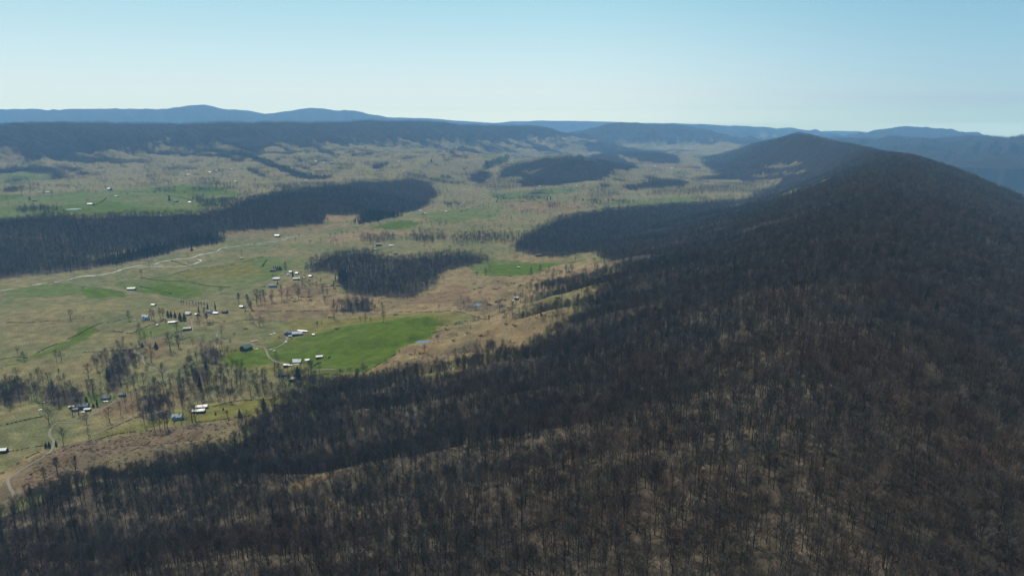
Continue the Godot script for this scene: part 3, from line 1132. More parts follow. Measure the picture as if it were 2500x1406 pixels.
func building(x: float, e: float, dist: float, l: float, w: float, h: float, yaw: float, roof: String, wall: String, kind: String, label: String):
	l *= 0.9
	w *= 0.9
	var low := 1e9
	var turn := deg_to_rad(yaw)
	for sx in [-0.5, 0.5]:
		for sz in [-0.5, 0.5]:
			var q := Vector2(l * sx, -w * sz).rotated(turn)
			low = minf(low, hgt(x + q.x, e + q.y))
	var mid := hgt(x, e)
	var names := {"barn": "barn", "house": "farmhouse", "shed": "shed", "home": "trailer_home", "hut": "hut"}
	var o := thing(names[kind], label, {"barn": "barn", "house": "house", "shed": "shed", "home": "mobile home", "hut": "hut"}[kind], Vector3(x, mid, -e), turn)
	var sink := low - mid - 0.6
	var rise: float = w * {"barn": 0.30, "house": 0.34, "shed": 0.22, "home": 0.10, "hut": 0.4}[kind]
	var over := 0.5
	if kind == "hut":
		put("wall", prism([Vector2(-w / 2, sink), Vector2(-w / 2, h), Vector2(w / 2, h), Vector2(w / 2, sink)], l / 2), M["wall_" + wall], o)
		var st := new_st()
		var c := [Vector3(-l / 2 - over, h, -w / 2 - over), Vector3(l / 2 + over, h, -w / 2 - over), Vector3(l / 2 + over, h, w / 2 + over), Vector3(-l / 2 - over, h, w / 2 + over)]
		for i in 4:
			for v in [Vector3(0, h + rise, 0), c[i], c[(i + 1) % 4]]:
				st.add_vertex(v)
		face(st, c[0], c[3], c[2], c[1])
		put("roof", done(st), M["roof_" + roof], o)
	else:
		put("wall", prism([Vector2(-w / 2, sink), Vector2(-w / 2, h), Vector2(0, h + rise), Vector2(w / 2, h), Vector2(w / 2, sink)], l / 2), M["wall_" + wall], o)
		var drop_ := over * rise / (w / 2)
		var t := 0.18
		var ro := put("roof", prism([Vector2(-w / 2 - over, h - drop_ + 0.02), Vector2(-w / 2 - over, h - drop_ + t), Vector2(0, h + rise + t + 0.02), Vector2(w / 2 + over, h - drop_ + t), Vector2(w / 2 + over, h - drop_ + 0.02), Vector2(0, h + rise + 0.02)], l / 2 + over), M["roof_" + roof], o)
		if kind == "house" and dist < 4500.0:
			var ch := put("chimney", block(0.9, 2.0, 0.9), M.chimney_brick, ro)
			ch.position = Vector3(l * 0.22, h + rise + 0.5, 0.4)
	if dist > 3000.0:
		return
	# doors and windows on the long sides
	for s in [-1.0, 1.0]:
		var z: float = s * (w / 2 + 0.02)
		if kind == "barn":
			var d := put("door", block(minf(4.0, l * 0.3), h * 0.75, 0.1), M.wall_brown if wall != "brown" else M.wall_dark, o)
			d.position = Vector3(-l * 0.12 * s, h * 0.375, z)
		elif kind != "hut":
			var d := put("door", block(1.0, 2.0, 0.1), M.door_brown, o)
			d.position = Vector3(l * 0.08 * s, 1.0, z)
		if kind == "house" or kind == "home" or kind == "hut":
			var n := maxi(2, int(l / 3.5))
			for row in (2 if h > 4.4 else 1):
				for i in n:
					var px := (-0.5 + (i + 0.5) / n) * l
					if row == 0 and absf(px - l * 0.08 * s) < 1.2:
						continue
					var f := put("window", block(1.25, 1.5, 0.12), M.trim, o)
					f.position = Vector3(px, 1.7 + 2.6 * row, z)
					put("pane", block(0.95, 1.2, 0.06), M.pane, f).position = Vector3(0, 0, s * 0.06)
	if label.contains("cross gable") or label.contains("farmhouse") and dist < 2500.0:
		var wing := put("gable_wing", prism([Vector2(-l * 0.2, sink), Vector2(-l * 0.2, h - 0.1), Vector2(0, h + rise * 0.8), Vector2(l * 0.2, h - 0.1), Vector2(l * 0.2, sink)], w * 0.36), M["wall_" + wall], o)
		wing.rotation.y = PI / 2
		wing.position = Vector3(-l * 0.12, 0, w * 0.36)
		var wr := put("gable_roof", prism([Vector2(-l * 0.2 - 0.5, h - 0.55), Vector2(-l * 0.2 - 0.5, h - 0.37), Vector2(0, h + rise * 0.8 + 0.22), Vector2(l * 0.2 + 0.5, h - 0.37), Vector2(l * 0.2 + 0.5, h - 0.55), Vector2(0, h + rise * 0.8 + 0.04)], w * 0.36 + 0.4), M["roof_" + roof], o)
		wr.rotation.y = PI / 2
		wr.position = Vector3(-l * 0.12, 0, w * 0.36 + 0.3)
	if label.contains("porch") or label.contains("bright white roof"):
		var p := put("porch_roof", block(l * 0.8, 0.2, 3.0), M["roof_" + roof], o)
		p.position = Vector3(0, 2.7, w / 2 + 1.5)
		p.rotation.x = 0.12
		for s in [-1.0, 1.0]:
			put("porch_post", block(0.2, 3.2, 0.2), M.trim, o).position = Vector3(l * 0.37 * s, 1.0, w / 2 + 2.8)

var car_proto: Node3D
func car(x: float, e: float, yaw: float, paint_: String, label: String):
	var o: Node3D
	var at := Vector3(x, hgt(x, e), -e)
	if car_proto == null:
		o = thing("parked_car", label, "car", at)
		var side := [Vector2(-2.3, 0.35), Vector2(-2.3, 0.85), Vector2(-1.1, 0.98), Vector2(-0.5, 1.5), Vector2(1.3, 1.5), Vector2(2.0, 1.0), Vector2(2.3, 0.9), Vector2(2.3, 0.35)]
		var body := put("body", prism(side, 0.88), M.paint_white, o)
		body.rotation.y = PI / 2
		var cab := put("window", prism([Vector2(-0.95, 1.02), Vector2(-0.48, 1.44), Vector2(1.25, 1.44), Vector2(1.8, 1.02)], 0.90), M.pane, o)
		cab.rotation.y = PI / 2
		for sx in [-1.4, 1.4]:
			for sz in [-0.82, 0.82]:
				var c := CylinderMesh.new()
				c.top_radius = 0.34
				c.bottom_radius = 0.34
				c.height = 0.22
				c.radial_segments = 12
				var wh := put("wheel", c, M.tyre, o)
				wh.rotation.x = PI / 2
				wh.position = Vector3(sx, 0.34, sz)
		car_proto = o
	else:
		o = car_proto.duplicate()
		o.name = numbered("parked_car")
		add_child(o)
		o.position = at
		tag(o, label, "car")
	o.rotation.y = deg_to_rad(yaw)
	o.get_node("body").material_override = M["paint_" + paint_]

# ---------------------------------------------------------------- where things stand (x to the right, distance ahead, metres)
func lay_out():
	paint(woods_near, woods_far, 1, [Vector2(254, 2060), Vector2(389, 2074), Vector2(636, 2378), Vector2(317, 1169), Vector2(245, 1185), Vector2(258, 1630), Vector2(251, 1786)])
	paint(woods_near, woods_far, 1, [Vector2(-1793, 1795), Vector2(-1754, 2199), Vector2(-1742, 2344), Vector2(-1628, 2403), Vector2(-1465, 2474), Vector2(-1342, 2543), Vector2(-1202, 2629), Vector2(-1163, 2740), Vector2(-1160, 2978), Vector2(-1147, 3233), Vector2(-1144, 3574), Vector2(-1058, 3936), Vector2(-952, 3841), Vector2(-878, 3961), Vector2(-666, 4097), Vector2(-587, 4278), Vector2(-503, 4250), Vector2(-413, 3896), Vector2(-448, 3766), Vector2(-436, 3411), Vector2(-476, 3234), Vector2(-529, 3178), Vector2(-619, 3152), Vector2(-628, 2943), Vector2(-766, 2873), Vector2(-768, 2825), Vector2(-748, 2723), Vector2(-844, 2674), Vector2(-976, 2566), Vector2(-1059, 2474), Vector2(-1017, 2368), Vector2(-1097, 2277), Vector2(-1093, 2178), Vector2(-1139, 2042), Vector2(-1228, 1927), Vector2(-1368, 1807), Vector2(-1437, 1744), Vector2(-1559, 1533)])
	paint(woods_near, woods_far, 3, [Vector2(-1130, 2334), Vector2(-1115, 2386), Vector2(-1049, 2449), Vector2(-1013, 2375), Vector2(-1049, 2325), Vector2(-1093, 2278)])
	paint(woods_near, woods_far, 3, [Vector2(-1221, 2152), Vector2(-1189, 2228), Vector2(-1147, 2290), Vector2(-1099, 2191), Vector2(-1126, 2104), Vector2(-1159, 2037), Vector2(-1203, 1999), Vector2(-1232, 2050)])
	paint(woods_near, woods_far, 2, [Vector2(-1315, 2063), Vector2(-1275, 2126), Vector2(-1223, 2201), Vector2(-1195, 2173), Vector2(-1237, 2106), Vector2(-1281, 2028)])
	paint(woods_near, woods_far, 3, [Vector2(-610, 2826), Vector2(-626, 3088), Vector2(-583, 3139), Vector2(-478, 2889), Vector2(-541, 2749), Vector2(-614, 2705)])
	paint(woods_near, woods_far, 1, [Vector2(-589, 1996), Vector2(-565, 2116), Vector2(-471, 2191), Vector2(-438, 2152), Vector2(-434, 2087), Vector2(-343, 2051), Vector2(-213, 2137), Vector2(-123, 2147), Vector2(-80, 2103), Vector2(-93, 2021), Vector2(-159, 1962), Vector2(-203, 1881), Vector2(-198, 1728), Vector2(-230, 1619), Vector2(-255, 1598), Vector2(-317, 1595), Vector2(-395, 1636), Vector2(-439, 1712), Vector2(-458, 1821), Vector2(-517, 1898), Vector2(-552, 1865)])
	paint(woods_near, woods_far, 3, [Vector2(-474, 1855), Vector2(-464, 1888), Vector2(-433, 1772), Vector2(-432, 1712), Vector2(-446, 1738)])
	paint(woods_near, woods_far, 1, [Vector2(10, 2331), Vector2(43, 2512), Vector2(150, 2801), Vector2(197, 2971), Vector2(326, 3115), Vector2(452, 3261), Vector2(688, 3401), Vector2(943, 3544), Vector2(1158, 3701), Vector2(1383, 3679), Vector2(1011, 2421), Vector2(992, 2160), Vector2(657, 1245), Vector2(518, 1532), Vector2(416, 1984), Vector2(376, 2051), Vector2(250, 2103), Vector2(156, 2066), Vector2(91, 2111), Vector2(10, 2217)])
	paint(woods_near, woods_far, 1, [Vector2(-106, 5042), Vector2(-57, 5419), Vector2(170, 5398), Vector2(512, 5428), Vector2(1043, 9062), Vector2(1144, 7481), Vector2(1246, 7110), Vector2(1070, 6059), Vector2(682, 4979), Vector2(429, 4510), Vector2(238, 4500), Vector2(66, 4433), Vector2(-49, 4620), Vector2(81, 4789), Vector2(84, 4967), Vector2(-83, 4913)])
	paint(woods_near, woods_far, 2, [Vector2(-213, 4582), Vector2(-104, 4941), Vector2(68, 4558), Vector2(0, 4220), Vector2(-136, 4283)])
	paint(woods_near, woods_far, 1, [Vector2(-300, 4907), Vector2(-259, 5343), Vector2(-180, 5347), Vector2(-146, 4966), Vector2(-216, 4645), Vector2(-292, 4763)])
	paint(woods_near, woods_far, 1, [Vector2(963, 9403), Vector2(1130, 9841), Vector2(1388, 10230), Vector2(1860, 10473), Vector2(2017, 9361), Vector2(1746, 7234), Vector2(1492, 7109), Vector2(1176, 7486), Vector2(1195, 9521)])
	paint(woods_near, woods_far, 1, [Vector2(689, 4400), Vector2(861, 4530), Vector2(1093, 4931), Vector2(1219, 4935), Vector2(1108, 4437), Vector2(886, 4407), Vector2(742, 4380)])
	paint(woods_near, woods_far, 2, [Vector2(408, 3922), Vector2(489, 4194), Vector2(550, 4255), Vector2(641, 3971), Vector2(533, 3864)])
	paint(woods_near, woods_far, 2, [Vector2(787, 4032), Vector2(905, 4362), Vector2(970, 4240), Vector2(1032, 3953)])
	paint(woods_near, woods_far, 2, [Vector2(998, 4166), Vector2(1143, 4318), Vector2(1082, 4362), Vector2(1424, 4738), Vector2(1723, 4880), Vector2(1781, 4580), Vector2(1518, 4136), Vector2(1197, 4116), Vector2(892, 3922), Vector2(818, 3965)])
	paint(woods_near, woods_far, 1, [Vector2(1324, 5176), Vector2(1708, 5588), Vector2(1755, 5173), Vector2(1876, 4762), Vector2(1709, 5026), Vector2(1478, 5104)])
	paint(woods_near, woods_far, 1, [Vector2(1735, 5603), Vector2(1892, 6120), Vector2(1865, 5477), Vector2(1958, 5276), Vector2(2068, 5378), Vector2(2141, 5208), Vector2(2135, 4936), Vector2(2008, 4853), Vector2(1887, 5069), Vector2(1798, 5273)])
	paint(woods_near, woods_far, 2, [Vector2(-375, 2451), Vector2(-335, 2558), Vector2(-242, 2500), Vector2(-213, 2407), Vector2(-280, 2360), Vector2(-328, 2344)])
	paint(woods_near, woods_far, 2, [Vector2(-205, 2437), Vector2(-189, 2516), Vector2(-6, 2552), Vector2(0, 2377), Vector2(-101, 2332), Vector2(-174, 2310)])
	paint(woods_near, woods_far, 2, [Vector2(-532, 2351), Vector2(-516, 2473), Vector2(-450, 2524), Vector2(-413, 2460), Vector2(-430, 2345), Vector2(-489, 2340)])
	paint(woods_near, woods_far, 1, [Vector2(-984, 4929), Vector2(-964, 5046), Vector2(-895, 5013), Vector2(-887, 4849), Vector2(-954, 4824)])
	paint(woods_near, woods_far, 2, [Vector2(-684, 4214), Vector2(-666, 4581), Vector2(-535, 4608), Vector2(-429, 4727), Vector2(-351, 4751), Vector2(-279, 4552), Vector2(-360, 4361), Vector2(-492, 4235), Vector2(-550, 4268)])
	paint(woods_near, woods_far, 5, [Vector2(-642, 1024), Vector2(-701, 1129), Vector2(-714, 1173), Vector2(-710, 1218), Vector2(-680, 1181), Vector2(-651, 1117), Vector2(-643, 1078), Vector2(-616, 1018)])
	paint(woods_near, woods_far, 2, [Vector2(-630, 1079), Vector2(-680, 1181), Vector2(-637, 1133), Vector2(-613, 1086), Vector2(-613, 1070)])
	paint(woods_near, woods_far, 5, [Vector2(-520, 898), Vector2(-566, 984), Vector2(-556, 999), Vector2(-532, 996), Vector2(-486, 904), Vector2(-501, 893)])
	paint(woods_near, woods_far, 2, [Vector2(-496, 939), Vector2(-520, 997), Vector2(-494, 998), Vector2(-468, 941)])
	paint(woods_near, woods_far, 5, [Vector2(-546, 1158), Vector2(-578, 1237), Vector2(-547, 1228), Vector2(-508, 1135), Vector2(-522, 1133)])
	paint(woods_near, woods_far, 5, [Vector2(-516, 1041), Vector2(-550, 1116), Vector2(-525, 1120), Vector2(-508, 1096), Vector2(-485, 1033)])
	paint(woods_near, woods_far, 2, [Vector2(-459, 1036), Vector2(-500, 1125), Vector2(-478, 1125), Vector2(-440, 1036)])
	paint(woods_near, woods_far, 5, [Vector2(-758, 944), Vector2(-811, 1015), Vector2(-791, 1022), Vector2(-804, 1052), Vector2(-780, 1045), Vector2(-731, 974), Vector2(-742, 954), Vector2(-748, 945)])
	paint(woods_near, woods_far, 5, [Vector2(-702, 965), Vector2(-740, 1026), Vector2(-727, 1038), Vector2(-700, 1009), Vector2(-679, 1007), Vector2(-654, 992), Vector2(-642, 960), Vector2(-691, 955)])
	paint(woods_near, woods_far, 2, [Vector2(-658, 998), Vector2(-639, 1007), Vector2(-582, 1014), Vector2(-560, 1027), Vector2(-508, 1052), Vector2(-468, 1057), Vector2(-372, 1024), Vector2(-356, 1042), Vector2(-283, 1002), Vector2(-268, 944), Vector2(-382, 993), Vector2(-460, 987), Vector2(-524, 994), Vector2(-576, 1002), Vector2(-599, 985), Vector2(-644, 975)])
	paint(woods_near, woods_far, 2, [Vector2(-736, 981), Vector2(-720, 994), Vector2(-710, 979), Vector2(-728, 972)])
	paint(woods_near, woods_far, 2, [Vector2(-584, 1524), Vector2(-574, 1560), Vector2(-539, 1557), Vector2(-531, 1579), Vector2(-545, 1633), Vector2(-526, 1733), Vector2(-535, 1783), Vector2(-540, 1817), Vector2(-520, 1748), Vector2(-521, 1654), Vector2(-539, 1614), Vector2(-528, 1560), Vector2(-540, 1541), Vector2(-557, 1529), Vector2(-570, 1519)])
	paint(woods_near, woods_far, 1, [Vector2(-381, 1466), Vector2(-379, 1538), Vector2(-347, 1545), Vector2(-326, 1525), Vector2(-315, 1468), Vector2(-334, 1455)])
	paint(woods_near, woods_far, 2, [Vector2(37, 1450), Vector2(76, 1606), Vector2(139, 1621), Vector2(202, 1567), Vector2(246, 1631), Vector2(183, 1208), Vector2(146, 1210), Vector2(113, 1189), Vector2(61, 1414), Vector2(40, 1420), Vector2(18, 1449)])
	paint(woods_near, woods_far, 2, [Vector2(6, 1183), Vector2(21, 1213), Vector2(51, 1169), Vector2(80, 1156), Vector2(109, 1146), Vector2(136, 1125), Vector2(127, 1045), Vector2(100, 1051), Vector2(73, 1056), Vector2(46, 1064), Vector2(28, 1073)])
	paint(woods_near, woods_far, 1, [Vector2(-644, 575), Vector2(-558, 610), Vector2(-511, 620), Vector2(-511, 638), Vector2(-491, 645), Vector2(-482, 660), Vector2(-461, 693), Vector2(-410, 707), Vector2(-380, 733), Vector2(-356, 757), Vector2(-326, 774), Vector2(-329, 814), Vector2(-334, 852), Vector2(-315, 875), Vector2(-298, 936), Vector2(-297, 937), Vector2(-302, 988), Vector2(-250, 971), Vector2(-192, 939), Vector2(-153, 932), Vector2(-109, 852), Vector2(-76, 904), Vector2(-54, 905), Vector2(-31, 910), Vector2(23, 885), Vector2(46, 953), Vector2(75, 999), Vector2(104, 1031), Vector2(132, 1124), Vector2(156, 1175), Vector2(217, 1435), Vector2(266, 1421), Vector2(313, 1484), Vector2(378, 1396), Vector2(422, 1084), Vector2(394, 496), Vector2(224, 261), Vector2(-532, 462)])
	paint(woods_near, woods_far, 2, [Vector2(-133, 927), Vector2(-95, 916), Vector2(-76, 913), Vector2(-40, 914), Vector2(-16, 1012), Vector2(-3, 905), Vector2(-39, 897), Vector2(-70, 840), Vector2(-108, 845)])
	paint(woods_near, woods_far, 1, [Vector2(-3313, 4466), Vector2(-3509, 4806), Vector2(-3312, 4787), Vector2(-3186, 4823), Vector2(-3031, 4689), Vector2(-2669, 4125), Vector2(-2690, 4109), Vector2(-2976, 4519), Vector2(-3123, 4534), Vector2(-3215, 4396)])
	paint(woods_near, woods_far, 2, [Vector2(-1806, 2524), Vector2(-1925, 2704), Vector2(-1832, 2711), Vector2(-1757, 2665), Vector2(-1679, 2544), Vector2(-1737, 2526)])
	paint(woods_near, woods_far, 2, [Vector2(-1388, 3019), Vector2(-1442, 3171), Vector2(-1358, 3115), Vector2(-1275, 2922)])
	paint(woods_near, woods_far, 2, [Vector2(-1214, 2684), Vector2(-1255, 2791), Vector2(-1291, 3048), Vector2(-1170, 3004), Vector2(-1158, 2756)])
	paint(woods_near, woods_far, 2, [Vector2(-1880, 4026), Vector2(-1807, 4134), Vector2(-1612, 3866), Vector2(-1361, 3504), Vector2(-1514, 3624), Vector2(-1659, 3749)])
	paint(woods_near, woods_far, 2, [Vector2(-2136, 4235), Vector2(-2392, 4968), Vector2(-2333, 4928), Vector2(-2073, 4410), Vector2(-2086, 4278)])
	paint(woods_near, woods_far, 2, [Vector2(-1189, 4621), Vector2(-1268, 5022), Vector2(-1148, 5050), Vector2(-1053, 4622)])
	paint(woods_near, woods_far, 2, [Vector2(-1322, 3954), Vector2(-1250, 3886), Vector2(-1148, 3959), Vector2(-1051, 3907), Vector2(-986, 3521), Vector2(-1088, 3489), Vector2(-1112, 3334)])
	paint(woods_near, woods_far, 1, [Vector2(-4052, 5136), Vector2(-3915, 5400), Vector2(-3737, 5302), Vector2(-3624, 5211), Vector2(-3417, 4930), Vector2(-3488, 5214), Vector2(-3427, 5304), Vector2(-3311, 5360), Vector2(-3269, 5540), Vector2(-3158, 5486), Vector2(-3086, 5744), Vector2(-3002, 5774), Vector2(-3100, 6249), Vector2(-2969, 6187), Vector2(-2750, 5928), Vector2(-2592, 5786), Vector2(-2520, 5787), Vector2(-2830, 6242), Vector2(-2640, 6100), Vector2(-2174, 5262), Vector2(-2011, 5121), Vector2(-2200, 5495), Vector2(-2599, 6160), Vector2(-2710, 6340), Vector2(-2400, 5982), Vector2(-2151, 5804), Vector2(-2140, 6320), Vector2(-2135, 6434), Vector2(-1978, 6441), Vector2(-1860, 6494), Vector2(-1723, 6432), Vector2(-1895, 6777), Vector2(-1690, 6632), Vector2(-1559, 6777), Vector2(-1661, 7432), Vector2(-1496, 7377), Vector2(-1339, 7556), Vector2(-1214, 7456), Vector2(-1255, 7936), Vector2(-1106, 7693), Vector2(-927, 7793), Vector2(-1001, 7871), Vector2(-1103, 7909), Vector2(-890, 8054), Vector2(-671, 8468), Vector2(-691, 8518), Vector2(-527, 8426), Vector2(-335, 8458), Vector2(-453, 8704), Vector2(-188, 9011), Vector2(0, 9250), Vector2(-153, 9202), Vector2(98, 9456), Vector2(345, 9176), Vector2(164, 9874), Vector2(406, 9744), Vector2(661, 10244), Vector2(841, 10366), Vector2(952, 10642), Vector2(1500, 12300), Vector2(-3000, 12000), Vector2(-8000, 9500), Vector2(-9500, 6200), Vector2(-6000, 5000)])
	stroke(woods_near, woods_far, 3, 96, [Vector2(-2292, 5792), Vector2(-2039, 5490), Vector2(-1672, 4907), Vector2(-1410, 4519), Vector2(-1280, 4299), Vector2(-1148, 4247)])
	stroke(woods_near, woods_far, 1, 48, [Vector2(-3217, 5448), Vector2(-3070, 5321), Vector2(-2882, 5120)])
	stroke(woods_near, woods_far, 1, 48, [Vector2(-3118, 5648), Vector2(-3060, 5686)])
	stroke(woods_near, woods_far, 1, 48, [Vector2(-2944, 5717), Vector2(-2966, 5893)])
	stroke(woods_near, woods_far, 1, 48, [Vector2(-3172, 4898), Vector2(-2977, 4730), Vector2(-2752, 4486)])
	stroke(woods_near, woods_far, 1, 53, [Vector2(-1931, 6748), Vector2(-1639, 6159), Vector2(-1500, 5912)])
	stroke(woods_near, woods_far, 1, 48, [Vector2(-2094, 6300), Vector2(-1983, 6192), Vector2(-1867, 6023)])
	stroke(woods_near, woods_far, 1, 53, [Vector2(-2015, 5131), Vector2(-2053, 5531), Vector2(-1856, 5168), Vector2(-1672, 4907)])
	stroke(woods_near, woods_far, 1, 48, [Vector2(-618, 8006), Vector2(-480, 7921), Vector2(-349, 7940)])
	stroke(woods_near, woods_far, 1, 48, [Vector2(-867, 7838), Vector2(-729, 7758), Vector2(-528, 6314)])
	stroke(woods_near, woods_far, 1, 48, [Vector2(-351, 8416), Vector2(-211, 8425), Vector2(-123, 8413)])
	stroke(woods_near, woods_far, 1, 38, [Vector2(-1719, 5537), Vector2(-1569, 5296)])
	stroke(woods_near, woods_far, 1, 38, [Vector2(-1336, 5844), Vector2(-1178, 5670)])
	stroke(woods_near, woods_far, 1, 38, [Vector2(-1773, 4732), Vector2(-1500, 4255)])
	stroke(woods_near, woods_far, 1, 38, [Vector2(-1555, 5030), Vector2(-1356, 4696)])
	stroke(woods_near, woods_far, 1, 38, [Vector2(-287, 8084), Vector2(-203, 8079)])
	paint(woods_near, woods_far, 9, [Vector2(-208, 576), Vector2(-198, 584), Vector2(-178, 581), Vector2(-170, 570), Vector2(-183, 569), Vector2(-200, 570)])
	paint(woods_near, woods_far, 9, [Vector2(-194, 663), Vector2(-193, 680), Vector2(-183, 673), Vector2(-159, 569), Vector2(-145, 524), Vector2(-154, 528)])
	paint(woods_near, woods_far, 9, [Vector2(-94, 705), Vector2(-89, 711), Vector2(-81, 703), Vector2(-68, 676), Vector2(-80, 684)])
	paint(woods_near, woods_far, 9, [Vector2(-193, 736), Vector2(-180, 733), Vector2(-167, 721), Vector2(-176, 712), Vector2(-190, 722)])
	paint(woods_near, woods_far, 9, [Vector2(1078, 3435), Vector2(1082, 3497), Vector2(1329, 3611), Vector2(1393, 3511), Vector2(1452, 3478), Vector2(1155, 2552), Vector2(1150, 2540), Vector2(1013, 2424), Vector2(971, 2446), Vector2(979, 2658)])
	paint(woods_near, woods_far, 9, [Vector2(1815, 5385), Vector2(1875, 5152), Vector2(2003, 4864), Vector2(1968, 4777), Vector2(1865, 5120)])
	paint(woods_near, woods_far, 9, [Vector2(1728, 5082), Vector2(1773, 5030), Vector2(1876, 4759), Vector2(1879, 4461), Vector2(1835, 4355), Vector2(1833, 4774)])
	paint(woods_near, woods_far, 9, [Vector2(-441, 2123), Vector2(-384, 2081), Vector2(-346, 2092), Vector2(-367, 2074), Vector2(-417, 2082)])
	paint(woods_near, woods_far, 9, [Vector2(158, 2082), Vector2(185, 2068), Vector2(231, 2118), Vector2(229, 2048), Vector2(192, 2047)])
	paint(woods_near, woods_far, 9, [Vector2(86, 5097), Vector2(204, 5117), Vector2(203, 5075), Vector2(117, 5045)])
	paint(woods_near, woods_far, 9, [Vector2(556, 5416), Vector2(899, 7395), Vector2(668, 5492), Vector2(573, 5352)])
	paint(soil_near, soil_far, 2, [Vector2(-967, 1808), Vector2(-851, 1998), Vector2(-781, 2129), Vector2(-647, 2091), Vector2(-604, 2026), Vector2(-641, 1777), Vector2(-669, 1715), Vector2(-730, 1621), Vector2(-779, 1590), Vector2(-866, 1640), Vector2(-954, 1686), Vector2(-1035, 1742)])
	paint(soil_near, soil_far, 6, [Vector2(-945, 1836), Vector2(-842, 1975), Vector2(-798, 2062), Vector2(-697, 1887), Vector2(-747, 1828), Vector2(-842, 1802)])
	paint(soil_near, soil_far, 1, [Vector2(-945, 1668), Vector2(-906, 1755), Vector2(-774, 1693), Vector2(-748, 1619), Vector2(-779, 1590), Vector2(-866, 1640)])
	paint(soil_near, soil_far, 2, [Vector2(-1255, 1656), Vector2(-1235, 1727), Vector2(-1169, 1766), Vector2(-1083, 1736), Vector2(-963, 1671), Vector2(-930, 1618), Vector2(-993, 1585), Vector2(-1050, 1628), Vector2(-1128, 1602), Vector2(-1195, 1590)])
	paint(soil_near, soil_far, 1, [Vector2(-1094, 1700), Vector2(-1051, 1717), Vector2(-958, 1662), Vector2(-934, 1624), Vector2(-982, 1598), Vector2(-1034, 1622)])
	paint(soil_near, soil_far, 1, [Vector2(-852, 1281), Vector2(-879, 1344), Vector2(-851, 1364), Vector2(-832, 1331), Vector2(-827, 1261), Vector2(-831, 1200), Vector2(-855, 1149), Vector2(-865, 1105), Vector2(-875, 1120), Vector2(-862, 1167), Vector2(-859, 1241)])
	paint(soil_near, soil_far, 2, [Vector2(-756, 1326), Vector2(-721, 1378), Vector2(-672, 1377), Vector2(-647, 1328), Vector2(-668, 1285), Vector2(-720, 1272)])
	paint(soil_near, soil_far, 3, [Vector2(-591, 1532), Vector2(-595, 1681), Vector2(-577, 1728), Vector2(-451, 1732), Vector2(-414, 1635), Vector2(-260, 1629), Vector2(-191, 1668), Vector2(-181, 1917), Vector2(-104, 1996), Vector2(-88, 2077), Vector2(76, 2171), Vector2(220, 1969), Vector2(230, 1628), Vector2(161, 1424), Vector2(50, 1429), Vector2(7, 1213), Vector2(-115, 1400), Vector2(-230, 1431), Vector2(-358, 1436), Vector2(-477, 1410), Vector2(-562, 1414)])
	paint(soil_near, soil_far, 5, [Vector2(-586, 1475), Vector2(-534, 1510), Vector2(-407, 1474), Vector2(-392, 1416), Vector2(-469, 1395), Vector2(-532, 1419)])
	paint(soil_near, soil_far, 5, [Vector2(-577, 1728), Vector2(-460, 1729), Vector2(-417, 1622), Vector2(-487, 1590), Vector2(-542, 1615)])
	paint(soil_near, soil_far, 5, [Vector2(-315, 1585), Vector2(-227, 1616), Vector2(-105, 1687), Vector2(-93, 1496), Vector2(-167, 1504), Vector2(-276, 1536)])
	paint(soil_near, soil_far, 4, [Vector2(-129, 1499), Vector2(-64, 1498), Vector2(8, 1326), Vector2(86, 1159), Vector2(79, 1060), Vector2(-5, 1316), Vector2(-116, 1406)])
	paint(soil_near, soil_far, 6, [Vector2(43, 1210), Vector2(77, 1184), Vector2(94, 1165), Vector2(60, 1174)])
	paint(soil_near, soil_far, 2, [Vector2(-140, 2014), Vector2(-69, 2110), Vector2(220, 1964), Vector2(179, 1926), Vector2(82, 1842), Vector2(47, 1833), Vector2(-60, 1831), Vector2(-101, 1866)])
	paint(soil_near, soil_far, 1, [Vector2(-90, 1943), Vector2(-31, 2024), Vector2(142, 2033), Vector2(113, 1935), Vector2(75, 1844), Vector2(47, 1836), Vector2(-60, 1834)])
	paint(soil_near, soil_far, 6, [Vector2(-525, 1153), Vector2(-525, 1205), Vector2(-462, 1246), Vector2(-474, 1382), Vector2(-463, 1418), Vector2(-367, 1414), Vector2(-245, 1418), Vector2(-163, 1408), Vector2(-77, 1356), Vector2(-109, 1295), Vector2(-139, 1198), Vector2(-144, 1178), Vector2(-173, 1146), Vector2(-182, 1090), Vector2(-202, 1058), Vector2(-217, 985), Vector2(-238, 1005), Vector2(-316, 1029), Vector2(-382, 1047), Vector2(-466, 1109)])
	paint(soil_near, soil_far, 1, [Vector2(-510, 1151), Vector2(-513, 1199), Vector2(-455, 1225), Vector2(-455, 1268), Vector2(-417, 1269), Vector2(-400, 1288), Vector2(-367, 1308), Vector2(-284, 1314), Vector2(-228, 1353), Vector2(-156, 1326), Vector2(-133, 1298), Vector2(-143, 1188), Vector2(-173, 1146), Vector2(-182, 1090), Vector2(-202, 1058), Vector2(-219, 994), Vector2(-240, 1014), Vector2(-318, 1036), Vector2(-338, 1086), Vector2(-409, 1153), Vector2(-416, 1126), Vector2(-469, 1117)])
	paint(soil_near, soil_far, 3, [Vector2(-215, 974), Vector2(-208, 1022), Vector2(-202, 1058), Vector2(-169, 1121), Vector2(-137, 1198), Vector2(-68, 1348), Vector2(-4, 1223), Vector2(59, 1067), Vector2(104, 1054), Vector2(74, 1036), Vector2(37, 1021), Vector2(-41, 934), Vector2(-78, 931), Vector2(-125, 931), Vector2(-166, 953)])
	paint(soil_near, soil_far, 4, [Vector2(-169, 972), Vector2(-150, 1047), Vector2(-99, 1057), Vector2(-56, 1054), Vector2(-45, 1044), Vector2(-79, 948), Vector2(-126, 942), Vector2(-156, 953)])
	paint(soil_near, soil_far, 5, [Vector2(-135, 1198), Vector2(-100, 1215), Vector2(-52, 1213), Vector2(-75, 1193), Vector2(-114, 1174)])
